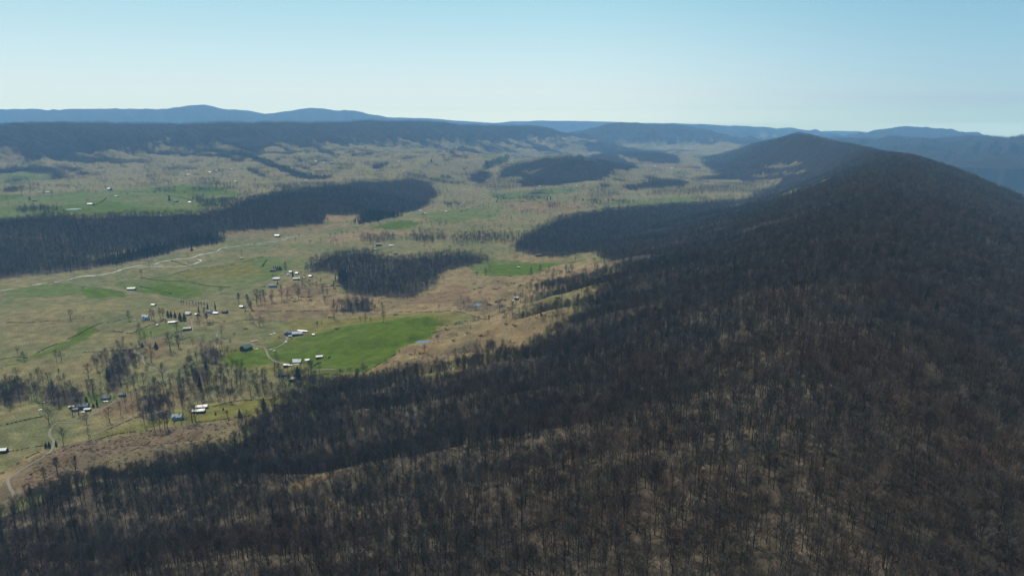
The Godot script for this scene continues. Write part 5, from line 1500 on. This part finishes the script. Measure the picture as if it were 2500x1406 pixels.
	lone_tree(-709.5, 1499.7, 11.1, 3, "bare tree in the avenue along the lane above the hamlet, sixth from left", "bare tree in the avenue along the lane above the hamlet")
	lone_tree(-702.2, 1497.9, 12.4, 3, "bare tree in the avenue along the lane above the hamlet, seventh from left", "bare tree in the avenue along the lane above the hamlet")
	lone_tree(-695.5, 1497.0, 13.6, 3, "bare tree in the avenue along the lane above the hamlet, eighth from left", "bare tree in the avenue along the lane above the hamlet")
	lone_tree(-687.6, 1493.8, 13.6, 3, "bare tree in the avenue along the lane above the hamlet, ninth from left", "bare tree in the avenue along the lane above the hamlet")
	lone_tree(-660.6, 1429.6, 20.1, 3, "tall slim bare tree beside the hamlet conifers, second from left", "tall slim bare tree beside the hamlet conifers")
	lone_tree(-638.7, 1391.5, 19.6, 3, "tall slim bare tree beside the hamlet conifers, third from left", "tall slim bare tree beside the hamlet conifers")
	lone_tree(-664.9, 1408.9, 11.7, 3, "tall slim bare tree beside the hamlet conifers, first from left", "tall slim bare tree beside the hamlet conifers")
	lone_tree(-323.0, 1034.7, 21.9, 1, "round bare tree in the yard right of the white roofed house", "")
	lone_tree(-415.4, 1156.6, 14.6, 0, "small bare tree beside the driveway above the white trailer home", "")
	lone_tree(-411.4, 1052.1, 13.3, 0, "bare tree on the yellow bank above the creek, first from left", "bare tree on the yellow bank above the creek")
	lone_tree(-393.7, 1028.2, 20.0, 0, "bare tree on the yellow bank above the creek, second from left", "bare tree on the yellow bank above the creek")
	lone_tree(-387.1, 1025.9, 17.4, 0, "bare tree on the yellow bank above the creek, third from left", "bare tree on the yellow bank above the creek")
	lone_tree(-381.0, 1047.7, 20.4, 0, "bare tree over the grey hut by the creek, left one", "bare tree over the grey hut by the creek")
	lone_tree(-372.8, 1048.5, 17.7, 0, "bare tree over the grey hut by the creek, right one", "bare tree over the grey hut by the creek")
	lone_tree(-399.2, 1359.4, 12.4, 3, "leafless thin trees above the large farmstead, left one", "leafless thin trees above the large farmstead")
	lone_tree(-389.0, 1358.0, 10.2, 3, "leafless thin trees above the large farmstead, right one", "leafless thin trees above the large farmstead")
	lone_tree(-625.3, 1868.6, 31.4, 0, "bare tree rising behind the hillside hamlet lane", "")
	lone_tree(-586.4, 1931.2, 17.7, 1, "spreading bare tree right of the hillside hamlet lane", "")
	lone_tree(-642.0, 1809.5, 12.5, 3, "little bare tree left of the long white roofed barn", "")
	lone_tree(-587.1, 1539.1, 33.3, 0, "bare tree in the ragged row below the hillside hamlet, first from left", "bare tree in the ragged row below the hillside hamlet")
	lone_tree(-581.6, 1549.2, 29.9, 0, "bare tree in the ragged row below the hillside hamlet, second from left", "bare tree in the ragged row below the hillside hamlet")
	lone_tree(-582.5, 1574.9, 24.3, 0, "bare tree in the ragged row below the hillside hamlet, third from left", "bare tree in the ragged row below the hillside hamlet")
	lone_tree(-558.5, 1558.3, 26.5, 0, "bare tree in the ragged row below the hillside hamlet, fourth from left", "bare tree in the ragged row below the hillside hamlet")
	lone_tree(-540.6, 1573.9, 34.0, 0, "bare tree in the ragged row below the hillside hamlet, fifth from left", "bare tree in the ragged row below the hillside hamlet")
	lone_tree(-528.5, 1579.2, 18.3, 0, "bare tree in the ragged row below the hillside hamlet, sixth from left", "bare tree in the ragged row below the hillside hamlet")
	lone_tree(-599.8, 1521.4, 21.2, 0, "bare tree standing at the left end of the ragged row, left one", "bare tree standing at the left end of the ragged row")
	lone_tree(-581.3, 1489.4, 18.5, 0, "bare tree standing at the left end of the ragged row, right one", "bare tree standing at the left end of the ragged row")
	lone_tree(-505.0, 1583.7, 24.4, 0, "bare tree in the tan pasture below the woodlot, first from left", "bare tree in the tan pasture below the woodlot")
	lone_tree(-480.6, 1589.7, 20.8, 0, "bare tree in the tan pasture below the woodlot, second from left", "bare tree in the tan pasture below the woodlot")
	lone_tree(-491.5, 1690.4, 18.2, 0, "bare tree in the tan pasture below the woodlot, third from left", "bare tree in the tan pasture below the woodlot")
	lone_tree(-492.7, 1734.3, 17.3, 0, "bare tree in the tan pasture below the woodlot, fourth from left", "bare tree in the tan pasture below the woodlot")
	lone_tree(-455.1, 1614.4, 22.4, 0, "bare tree in the tan pasture below the woodlot, fifth from left", "bare tree in the tan pasture below the woodlot")
	lone_tree(-442.6, 1605.0, 18.6, 0, "bare tree in the tan pasture below the woodlot, seventh from left", "bare tree in the tan pasture below the woodlot")
	lone_tree(-429.0, 1535.3, 19.0, 0, "bare tree in the tan pasture below the woodlot, sixth from left", "bare tree in the tan pasture below the woodlot")
	lone_tree(-396.2, 1485.6, 23.0, 0, "bare tree in the tan pasture below the woodlot, eighth from left", "bare tree in the tan pasture below the woodlot")
	lone_tree(-71.9, 1841.6, 23.4, 4, "greenish bare tree at the left end of the small green field", "")
	lone_tree(49.3, 1749.3, 23.8, 4, "green tinged round tree on the lower edge of the small green field", "")
	lone_tree(71.7, 1743.8, 26.9, 4, "green tinged taller tree right of the round one on the small green field", "")
	lone_tree(-94.9, 1824.9, 14.9, 0, "small bare tree on the tan slope by the small green field, first from left", "small bare tree on the tan slope by the small green field")
	lone_tree(106.1, 1717.4, 15.6, 0, "small bare tree on the tan slope by the small green field, fourth from left", "small bare tree on the tan slope by the small green field")
	lone_tree(95.1, 1747.4, 17.4, 0, "small bare tree on the tan slope by the small green field, third from left", "small bare tree on the tan slope by the small green field")
	lone_tree(89.2, 1733.8, 11.0, 0, "small bare tree on the tan slope by the small green field, second from left", "small bare tree on the tan slope by the small green field")
	lone_tree(15.5, 2076.7, 16.9, 0, "bare tree above the small green field", "")
	lone_tree(135.7, 1701.2, 20.0, 0, "bare tree over dark scrub right of the small green field", "")
	lone_tree(183.3, 1965.8, 12.4, 3, "small lone tree at the far right of the tan field", "")
	lone_tree(202.6, 1664.3, 19.6, 1, "dark bare tree at the tan field corner by the forest, first from left", "dark bare tree at the tan field corner by the forest")
	lone_tree(223.7, 1640.0, 26.7, 1, "dark bare tree at the tan field corner by the forest, second from left", "dark bare tree at the tan field corner by the forest")
	lone_tree(244.6, 1650.3, 17.9, 1, "dark bare tree at the tan field corner by the forest, third from left", "dark bare tree at the tan field corner by the forest")
	lone_tree(95.5, 1597.3, 21.8, 0, "tall bare tree standing out of the scrub gully", "")
	lone_tree(-64.9, 1304.9, 10.8, 3, "bare stick-like tree on the hedge above the straw slope, first from left", "bare stick-like tree on the hedge above the straw slope")
	lone_tree(-51.9, 1296.1, 9.5, 3, "bare stick-like tree on the hedge above the straw slope, second from left", "bare stick-like tree on the hedge above the straw slope")
	lone_tree(-41.6, 1207.8, 14.5, 3, "bare stick-like tree on the hedge above the straw slope, third from left", "bare stick-like tree on the hedge above the straw slope")
	lone_tree(-24.8, 1335.3, 24.5, 0, "bare tree in the hedge between pond and green field, second from left", "bare tree in the hedge between pond and green field")
	lone_tree(-76.7, 1390.7, 16.6, 0, "bare tree in the hedge between pond and green field, first from left", "bare tree in the hedge between pond and green field")
	lone_tree(-13.7, 1222.0, 10.1, 0, "bare tree in the hedge between pond and green field, third from left", "bare tree in the hedge between pond and green field")
	lone_tree(12.1, 1183.1, 12.0, 0, "bare tree in the hedge between pond and green field, fourth from left", "bare tree in the hedge between pond and green field")
	lone_tree(18.3, 1181.8, 10.9, 0, "bare tree in the hedge between pond and green field, fifth from left", "bare tree in the hedge between pond and green field")
	lone_tree(24.9, 1178.9, 8.7, 0, "bare tree in the hedge between pond and green field, sixth from left", "bare tree in the hedge between pond and green field")
	lone_tree(33.9, 1073.2, 12.8, 0, "bare tree in the hedge right of the dark hut, left one", "bare tree in the hedge right of the dark hut")
	lone_tree(51.6, 1164.9, 13.9, 0, "bare tree in the hedge right of the dark hut, right one", "bare tree in the hedge right of the dark hut")
	lone_tree(-41.0, 896.4, 18.9, 0, "bare tree on the brambly bank below the straw slope, fourth from left", "bare tree on the brambly bank below the straw slope")
	lone_tree(-74.3, 922.3, 11.6, 0, "bare tree on the brambly bank below the straw slope, third from left", "bare tree on the brambly bank below the straw slope")
	lone_tree(-90.8, 929.4, 11.7, 0, "bare tree on the brambly bank below the straw slope, second from left", "bare tree on the brambly bank below the straw slope")
	lone_tree(-142.3, 1069.2, 13.4, 0, "bare tree on the brambly bank below the straw slope, first from left", "bare tree on the brambly bank below the straw slope")
	lone_tree(-297.5, 1349.7, 19.6, 0, "bare tree in the hollow at the top of the bright green field, second from left", "bare tree in the hollow at the top of the bright green field")
	lone_tree(-252.4, 1302.3, 23.0, 0, "bare tree in the hollow at the top of the bright green field, fourth from left", "bare tree in the hollow at the top of the bright green field")
	lone_tree(-310.9, 1361.9, 14.1, 0, "bare tree in the hollow at the top of the bright green field, first from left", "bare tree in the hollow at the top of the bright green field")
	lone_tree(-278.8, 1311.6, 10.9, 0, "bare tree in the hollow at the top of the bright green field, third from left", "bare tree in the hollow at the top of the bright green field")
	lone_tree(-378.3, 1414.7, 32.2, 0, "bare tree in the brambly hedge left of the green field top, left one", "bare tree in the brambly hedge left of the green field top")
	lone_tree(-284.3, 1465.3, 18.2, 0, "bare tree in the brambly hedge left of the green field top, right one", "bare tree in the brambly hedge left of the green field top")
	lone_tree(-527.4, 730.3, 24.3, 3, "slender bare tree standing in the bramble slope, third from left", "slender bare tree standing in the bramble slope")
	lone_tree(-522.7, 701.9, 17.2, 3, "slender bare tree standing in the bramble slope, second from left", "slender bare tree standing in the bramble slope")
	lone_tree(-506.2, 730.8, 26.0, 3, "slender bare tree standing in the bramble slope, fourth from left", "slender bare tree standing in the bramble slope")
	lone_tree(-513.8, 666.4, 13.4, 3, "slender bare tree standing in the bramble slope, first from left", "slender bare tree standing in the bramble slope")
	lone_conifer(-676.6, 1439.7, 19.1, 0.22, "slim dark conifer left of the three in the hamlet", "")
	lone_conifer(-669.8, 1468.7, 19.4, 0.24, "slim dark conifer in the middle of the three in the hamlet", "")
	lone_conifer(-656.6, 1476.8, 18.9, 0.24, "slim dark conifer rightmost of the three in the hamlet", "")
	lone_conifer(-732.3, 1416.9, 13.5, 0.60, "rounded dark evergreen in the row behind the hamlet shed, first from left", "rounded dark evergreen in the row behind the hamlet shed")
	lone_conifer(-725.9, 1417.4, 12.9, 0.60, "rounded dark evergreen in the row behind the hamlet shed, second from left", "rounded dark evergreen in the row behind the hamlet shed")
	lone_conifer(-716.6, 1415.2, 12.9, 0.60, "rounded dark evergreen in the row behind the hamlet shed, third from left", "rounded dark evergreen in the row behind the hamlet shed")
	lone_conifer(-695.5, 1393.7, 17.9, 0.62, "biggest dark evergreen clump beside the hamlet lane, left one", "biggest dark evergreen clump beside the hamlet lane")
	lone_conifer(-687.2, 1394.9, 16.2, 0.62, "biggest dark evergreen clump beside the hamlet lane, right one", "biggest dark evergreen clump beside the hamlet lane")
	lone_conifer(-686.2, 1222.5, 9.2, 0.80, "round brown bush beside the track below the yard", "")
	lone_conifer(-655.8, 1213.0, 13.7, 0.75, "dark reddish conifer on the rust slope", "")
	lone_conifer(-637.5, 967.9, 12.2, 0.45, "dark conifer behind the roadside homestead", "")
	lone_conifer(-615.0, 956.2, 10.8, 0.38, "dark pointed evergreen right of the roadside homestead", "")
	lone_conifer(-618.2, 952.0, 6.4, 0.80, "low dark evergreen bush beside the roadside homestead", "")
	lone_conifer(-597.6, 814.8, 8.6, 0.55, "clipped dark evergreen left of the road bend, left one", "clipped dark evergreen left of the road bend")
	lone_conifer(-594.1, 815.9, 9.3, 0.55, "clipped dark evergreen left of the road bend, right one", "clipped dark evergreen left of the road bend")
	lone_conifer(-588.2, 820.4, 8.3, 0.50, "clipped dark evergreen right of the road bend", "")
	lone_conifer(-371.3, 876.1, 12.4, 0.50, "small spiky conifer at the end of the yellow green strip", "")
	lone_conifer(-414.8, 925.2, 5.9, 0.55, "young conifer on the yellow green strip, right one", "young conifer on the yellow green strip")
	lone_conifer(-417.6, 905.8, 6.2, 0.55, "young conifer on the yellow green strip, left one", "young conifer on the yellow green strip")
	lone_conifer(-338.3, 1029.6, 18.7, 0.62, "big dark spruce below the white roofed house", "")
	lone_conifer(-676.2, 1919.1, 13.9, 0.45, "dark conifer in the windbreak behind the brown barn, first from left", "dark conifer in the windbreak behind the brown barn")
	lone_conifer(-670.0, 1917.2, 14.6, 0.45, "dark conifer in the windbreak behind the brown barn, second from left", "dark conifer in the windbreak behind the brown barn")
	lone_conifer(-664.5, 1917.4, 14.6, 0.45, "dark conifer in the windbreak behind the brown barn, third from left", "dark conifer in the windbreak behind the brown barn")
	lone_conifer(-658.6, 1916.2, 15.4, 0.45, "dark conifer in the windbreak behind the brown barn, fourth from left", "dark conifer in the windbreak behind the brown barn")
	lone_conifer(-655.3, 1919.8, 13.9, 0.45, "dark conifer in the windbreak behind the brown barn, fifth from left", "dark conifer in the windbreak behind the brown barn")
	lone_conifer(-590.3, 1817.4, 20.9, 0.32, "tall dark conifer beside the white sheds of the hillside hamlet", "")
	lone_conifer(-604.1, 1734.8, 10.0, 0.45, "small dark conifer below the long white roofed barn", "")
	lone_conifer(-447.9, 1757.9, 27.0, 0.34, "tall dark spruce at the front edge of the woodlot, first from left", "tall dark spruce at the front edge of the woodlot")
	lone_conifer(-442.3, 1761.4, 37.8, 0.34, "tall dark spruce at the front edge of the woodlot, second from left", "tall dark spruce at the front edge of the woodlot")
	lone_conifer(-435.8, 1767.1, 36.6, 0.34, "tall dark spruce at the front edge of the woodlot, third from left", "tall dark spruce at the front edge of the woodlot")
	lone_conifer(-2215.0, 3283.9, 16.1, 0.40, "dark conifer beside the long white house on the bench, left one", "dark conifer beside the long white house on the bench")
	lone_conifer(-2183.3, 3293.8, 16.2, 0.40, "dark conifer beside the long white house on the bench, right one", "dark conifer beside the long white house on the bench")
	lone_conifer(-2133.0, 3064.7, 17.8, 0.45, "dark conifer beside the bench road", "")
	lone_conifer(-1507.8, 3047.5, 25.9, 0.45, "dark conifer at the end of the bench farmhouse", "")
	lone_conifer(-1039.2, 2209.3, 13.1, 0.90, "rounded dark evergreen beside the river road", "")
	lone_conifer(146.8, 3880.5, 17.4, 0.60, "dark conifer beside the white farm in the middle valley, first from left", "dark conifer beside the white farm in the middle valley")
	lone_conifer(180.5, 3539.1, 22.2, 0.60, "dark conifer beside the white farm in the middle valley, second from left", "dark conifer beside the white farm in the middle valley")
	lone_conifer(196.3, 3551.9, 19.1, 0.60, "dark conifer beside the white farm in the middle valley, third from left", "dark conifer beside the white farm in the middle valley")
	lone_conifer(-615.8, 5353.0, 30.8, 0.60, "dark evergreen above the red field of the upper valley", "")

func place_buildings():
	building(-489.1, 1211.0, 1272, 19, 16, 6, 62, "green", "dark", "barn", "dark green roofed barn beside the curving driveway")
	building(-442.3, 1309.0, 1368, 17, 12, 5, 10, "slate", "grey", "house", "slate roofed farmhouse of the large farmstead")
	building(-421.2, 1298.0, 1356, 21, 11, 4.5, 14, "metal", "dark", "barn", "long grey metal roofed barn in the large farmstead")
	building(-416.6, 1318.7, 1377, 24, 4, 3, -16, "white", "dark", "shed", "narrow white roofed shed at the back of the large farmstead")
	building(-433.5, 1290.7, 1350, 6, 4, 2.6, 20, "metal", "grey", "shed", "small grey roofed shed in front of the large farmstead")
	building(-414.0, 1296.2, 1355, 6, 5, 2.6, 20, "white", "grey", "shed", "small white roofed shed against the long barn")
	building(-386.8, 1289.4, 1348, 5, 4.5, 2.6, 0, "white", "dark", "shed", "tiny white roofed shed alone right of the large farmstead")
	building(-370.2, 1082.0, 1143, 17, 5, 3.2, -12, "white", "red", "home", "long white roofed trailer home with reddish side")
	building(-364.4, 1110.1, 1172, 15, 12, 5, 8, "white", "dark", "house", "dark house with bright white roof above the big spruce")
	building(-352.9, 1129.8, 1192, 8, 5, 3, 8, "white", "dark", "shed", "small white roofed shed right of the bright white roofed house")
	building(-335.1, 1141.4, 1202, 12, 7, 3, 14, "white", "dark", "shed", "white roofed shed at the end of the fenced yard")
	building(-346.0, 1023.2, 1086, 8, 8, 3, 0, "tan", "brown", "hut", "small square brown hut with pale pointed roof by the big spruce")
	building(-491.2, 1258.5, 1318, 12, 3, 1.6, 24, "tan", "brown", "shed", "low tan feed shelter above the green roofed barn")
	building(-367.8, 1041.0, 1104, 12, 8, 3.4, 10, "slate", "grey", "house", "grey roofed cottage hidden by creek trees")
	building(-804.0, 1498.9, 1550, 10, 8, 2.6, -14, "white", "brown", "shed", "white roofed shed alone above the hamlet")
	building(-769.1, 1396.5, 1451, 13, 11, 6, 6, "pale", "white", "house", "white two storey farmhouse at the left end of the hamlet")
	building(-697.1, 1435.1, 1489, 11, 8, 4, 10, "white", "red", "house", "red house with white porch roof in the hamlet")
	building(-678.7, 1434.2, 1488, 7, 5, 3, 5, "white", "grey", "shed", "small white shed beside the slim left conifer")
	building(-660.0, 1456.2, 1510, 13, 8, 4, -16, "slate", "white", "house", "grey roofed house between the hamlet conifers")
	building(-644.8, 1449.8, 1504, 11, 6, 3, 4, "white", "grey", "shed", "white roofed garage right of the hamlet conifers")
	building(-629.4, 1460.9, 1515, 13, 9, 4, -10, "black", "dark", "barn", "black barn at the right end of the hamlet")
	building(-703.5, 1378.1, 1434, 19, 6, 3, 18, "white", "dark", "shed", "long low white roofed shed in the hamlet yard")
	building(-649.8, 1326.3, 1383, 16, 9, 4, 14, "tan", "dark", "barn", "pale roofed barn at the foot of the hamlet track")
	building(-657.3, 1324.2, 1382, 8, 5, 2, 14, "brown", "dark", "shed", "brown lean-to left of the pale roofed barn")
	building(-609.7, 1506.3, 1559, 9, 8, 3.4, -12, "white", "dark", "shed", "white roofed field shed right of the hamlet")
	building(-726.4, 1358.8, 1415, 4, 3, 2, 0, "white", "dark", "shed", "tiny white hutch in the green yard")
	building(-956.1, 1688.9, 1737, 21, 10, 4.5, 8, "white", "dark", "barn", "long white roofed barn beside the lane in the green fields")
	building(-826.1, 2074.4, 2111, 9, 6, 3, 10, "tan", "dark", "shed", "small pale shed alone in the upper green field")
	building(-675.9, 1909.8, 1952, 16, 10, 4, 24, "brown", "dark", "barn", "brown roofed barn in front of the conifer windbreak")
	building(-626.2, 1791.5, 1837, 19, 10, 4, 12, "white", "dark", "barn", "long white roofed barn at the lane of the hillside hamlet")
	building(-616.0, 1880.1, 1923, 9, 8, 4, 12, "white", "grey", "shed", "white roofed shed left of the tall hamlet conifer")
	building(-593.0, 1863.4, 1907, 9, 8, 3.6, -16, "white", "dark", "shed", "white roofed shed right of the tall hamlet conifer")
	building(-571.4, 1787.5, 1832, 19, 9, 4, 12, "pale", "dark", "barn", "pale roofed barn in the middle of the hillside hamlet")
	building(-559.2, 1814.2, 1859, 5, 4, 2.6, 0, "white", "white", "shed", "tiny white shed right of the pale roofed barn")
	building(-546.3, 1828.5, 1873, 9, 7, 3.4, -16, "white", "dark", "shed", "outermost white roofed shed of the hillside hamlet")
	building(-606.9, 1705.6, 1753, 20, 12, 5, 8, "slate", "grey", "house", "large grey house behind trees below the hillside hamlet lane")
	building(-609.6, 1840.0, 1884, 8, 6, 4, 10, "pale", "white", "house", "little white house beside the hillside lane")
	building(-631.3, 950.0, 1019, 15, 10, 4.6, 12, "slate", "grey", "house", "slate roofed house of the roadside homestead")
	building(-646.7, 947.4, 1016, 8, 5, 3, 8, "pale", "dark", "shed", "pale roofed shed left in the roadside homestead")
	building(-637.5, 940.9, 1010, 9, 6, 3, 14, "slate", "grey", "shed", "grey roofed shed in front of the roadside homestead")
	building(-620.4, 941.3, 1010, 9, 6, 2.8, 14, "metal", "dark", "shed", "blue grey roofed shed nearest the track at the homestead")
	building(-617.0, 982.7, 1050, 12, 8, 3.6, 12, "slate", "grey", "house", "grey house beyond the pointed evergreen")
	building(-600.3, 997.3, 1065, 10, 7, 3.6, 16, "slate", "dark", "house", "dark cottage where the track enters the creek wood")
	building(-644.7, 802.0, 874, 13, 8, 4, 10, "white", "dark", "shed", "white roofed dark shed cut by the left picture edge")
	building(-467.7, 898.0, 967, 14, 10, 5.6, 6, "bluegrey", "blue", "house", "pale blue house with a cross gable by the bare tree row")
	building(-454.4, 944.9, 1013, 17, 9, 3.4, 12, "white", "dark", "shed", "upper of two white roofed sheds right of the blue house")
	building(-449.8, 924.5, 993, 18, 9, 3.4, 12, "white", "dark", "shed", "lower of two white roofed sheds right of the blue house")
	building(-2213.2, 3311.3, 3296, 18, 8, 4, 4, "white", "grey", "house", "long pale house between two conifers on the bench")
	building(-2235.1, 3283.7, 3269, 12, 7, 3, 4, "tan", "brown", "shed", "tan shed left of the long pale bench house")
	building(-2034.7, 3513.7, 3494, 24, 18, 6, -28, "white", "grey", "barn", "large white roofed barn on the bench road")
	building(-1815.7, 3184.2, 3174, 15, 9, 4, -14, "white", "grey", "barn", "white roofed shed below the large bench barn")
	building(-1720.0, 2820.6, 2819, 23, 14, 5, 4, "white", "dark", "barn", "white roofed barn alone above the narrow pond")
	building(-1836.2, 3609.7, 3588, 16, 9, 4, -10, "white", "grey", "barn", "white roofed barn at the far end of the bench road")
	building(-2048.9, 2971.3, 2966, 18, 10, 4, 4, "brown", "dark", "barn", "dark brown barn below the bench road")
	building(-2127.5, 3118.3, 3111, 11, 6, 3, 4, "tan", "dark", "shed", "tan shed behind the dark brown barn")
	building(-1477.0, 3042.2, 3037, 18, 10, 5, -10, "slate", "dark", "house", "dark bench farmhouse among trees by the conifer")
	building(-1406.2, 3019.0, 3015, 13, 7, 3.4, 4, "white", "dark", "shed", "white roofed shed right of the dark bench farmhouse")
	building(-1965.9, 4244.1, 4200, 18, 8, 4, 0, "white", "grey", "barn", "white roofed barn above the end of the bench road")
	building(-1898.8, 4003.2, 3969, 16, 9, 4, 0, "metal", "grey", "house", "grey house at the end of the bench road")
	building(-1896.2, 4387.2, 4338, 12, 8, 4, 5, "white", "white", "shed", "left white roofed house below the hillside pines")
	building(-1928.2, 4563.7, 4510, 12, 9, 4, -12, "white", "white", "shed", "right white roofed house below the hillside pines")
	building(-1878.0, 4687.4, 4630, 10, 8, 4, 0, "pale", "white", "shed", "pale shed right of the two white roofed hillside houses")
	building(-1599.0, 4032.0, 3999, 11, 8, 4, 0, "white", "grey", "shed", "white shed beside the upper valley road")
	building(-1219.8, 4124.3, 4090, 13, 8, 4, 5, "pale", "grey", "shed", "pale shed on the upper valley road by the dark pines")
	building(-1574.2, 5311.2, 5233, 12, 8, 4, 0, "pale", "white", "house", "leftmost of the white houses high in the valley")
	building(-1487.6, 5321.2, 5242, 14, 8, 4, 0, "white", "white", "house", "second of the white houses high in the valley")
	building(-1380.2, 5147.6, 5073, 11, 8, 4, 0, "pale", "white", "house", "third of the white houses high in the valley")
	building(-1321.6, 5130.0, 5055, 11, 8, 4, 0, "pale", "white", "house", "rightmost of the white houses high in the valley")
	building(-863.2, 2516.1, 2542, 20, 12, 5, -8, "white", "dark", "barn", "white roofed barn beside the river road")
	building(202.0, 3848.5, 3839, 22, 11, 5, -20, "white", "white", "barn", "white roofed farm with conifers in the middle valley")
	building(-452.4, 2315.6, 2346, 20, 14, 6, 10, "green", "dark", "barn", "dark green barn above the woodlot")
	building(-404.5, 2289.9, 2321, 18, 10, 4, 0, "pale", "grey", "house", "pale roofed house right of the dark green barn")
	building(-366.0, 2145.2, 2180, 12, 8, 4, 0, "slate", "grey", "house", "grey house below the pale roofed one by the woodlot")
	building(-449.2, 2234.3, 2267, 8, 6, 3, 0, "pale", "grey", "shed", "small pale shed left of the dark green barn")
	building(-430.7, 3255.6, 3261, 13, 9, 4, 10, "white", "white", "house", "white house beside the river road at the bench end")
	building(-392.7, 3127.1, 3135, 9, 7, 3.4, 0, "white", "grey", "shed", "small white shed right of the river road house")
	building(-305.0, 3189.4, 3195, 12, 8, 4, 0, "white", "grey", "shed", "white shed in the level green field of the middle valley")
	building(176.0, 4448.8, 4419, 12, 9, 4, 0, "white", "white", "house", "white house below the forested hill")
	building(411.4, 4399.7, 4370, 12, 9, 4, 0, "white", "white", "house", "white house at the right foot of the forested hill")
	building(1350.3, 6609.3, 6522, 20, 10, 5, 10, "white", "white", "barn", "white roofed barn on the red rise beyond the forested hill")
	building(1452.7, 6383.8, 6303, 22, 12, 5, 0, "white", "white", "barn", "large white roofed barn right of the red rise")
	building(-160.1, 3970.0, 3955, 12, 8, 4, 0, "pale", "grey", "shed", "pale shed in the open middle valley")
	building(-279.6, 4124.0, 4102, 12, 8, 4, 0, "pale", "grey", "shed", "pale shed right of the bench woods")
	building(-718.1, 4639.8, 4586, 13, 8, 4, 0, "white", "grey", "shed", "white shed in the scattered trees of the upper valley")
	building(-854.1, 5286.8, 5207, 13, 8, 4, 0, "white", "grey", "shed", "white shed on the slope under the left ridge")
	building(0.0, 6629.0, 6530, 13, 8, 4, 0, "white", "white", "house", "white house above the forested hill")
	building(12.6, 7468.6, 7347, 12, 8, 4, 0, "white", "white", "house", "farther white house above the forested hill")
	building(82.7, 2120.9, 2157, 15, 11, 5, 0, "black", "dark", "barn", "dark old barn at the forest edge above the small green field")
	building(19.0, 1937.6, 1978, 9, 6, 2.8, -6, "tan", "dark", "shed", "dark run-in shed in the small green field")
	building(9.4, 1456.1, 1503, 10, 9, 4, -14, "pale", "dark", "hut", "dark hut with pale roof at the scrub gully")
	building(3.7, 1449.1, 1497, 7, 2.6, 2.2, 8, "white", "white", "home", "small white camper beside the dark hut")
	building(-245.4, 1405.1, 1458, 10, 5, 2.2, 6, "black", "dark", "shed", "low black shelter at the top of the green field")
	building(1453.2, 6384.0, 6304, 20, 10, 5, 0, "white", "white", "barn", "white roofed barn in the far right valley")
	building(1255.4, 5007.1, 4964, 18, 10, 5, 10, "white", "white", "barn", "white roofed barn at the end of the dark hedge wood")
	building(2029.1, 7399.5, 7287, 16, 10, 5, 0, "pale", "white", "house", "pale house in the far valley floor")
	car(-685.4, 935.7, 20, "white", "white car parked in the grass left of the broad bare tree")
	car(-704.2, 960.9, 10, "dark", "dark car parked beside the white car in the grass")
	car(-698.9, 962.0, 15, "tan", "tan car parked at the creek wood edge")
	car(-623.2, 934.5, 15, "white", "white car nearest the farm track below the homestead")
	car(-614.7, 970.9, 15, "tan", "tan car parked right of the pointed evergreen")
	car(-610.4, 971.2, 12, "white", "white car rightmost beside the pointed evergreen")
	car(-793.3, 1379.8, 15, "dark", "dark car parked left of the hamlet farmhouse")
	car(-789.2, 1389.0, 12, "tan", "tan car parked next to the hamlet farmhouse")
	car(-736.3, 1405.1, 5, "tan", "silver car in front of the hamlet evergreens")
	car(-430.3, 1256.5, 20, "white", "white car on the spur drive at the large farmstead")
	car(-436.3, 1205.9, 10, "white", "white pickup beside the driveway fork")
	car(-444.5, 1211.8, -5, "tan", "tan car at the driveway fork")
	car(-472.0, 1214.7, 0, "white", "white car beside the green roofed barn")
	car(-425.0, 1273.6, 8, "dark", "dark car below the large farmstead")
	car(-453.1, 1285.2, 0, "dark", "dark car on the grass left of the large farmstead")
	car(-477.0, 1308.8, 10, "white", "left white car in the pasture left of the large farmstead")
	car(-472.9, 1315.3, 15, "white", "right white van in the pasture left of the large farmstead")
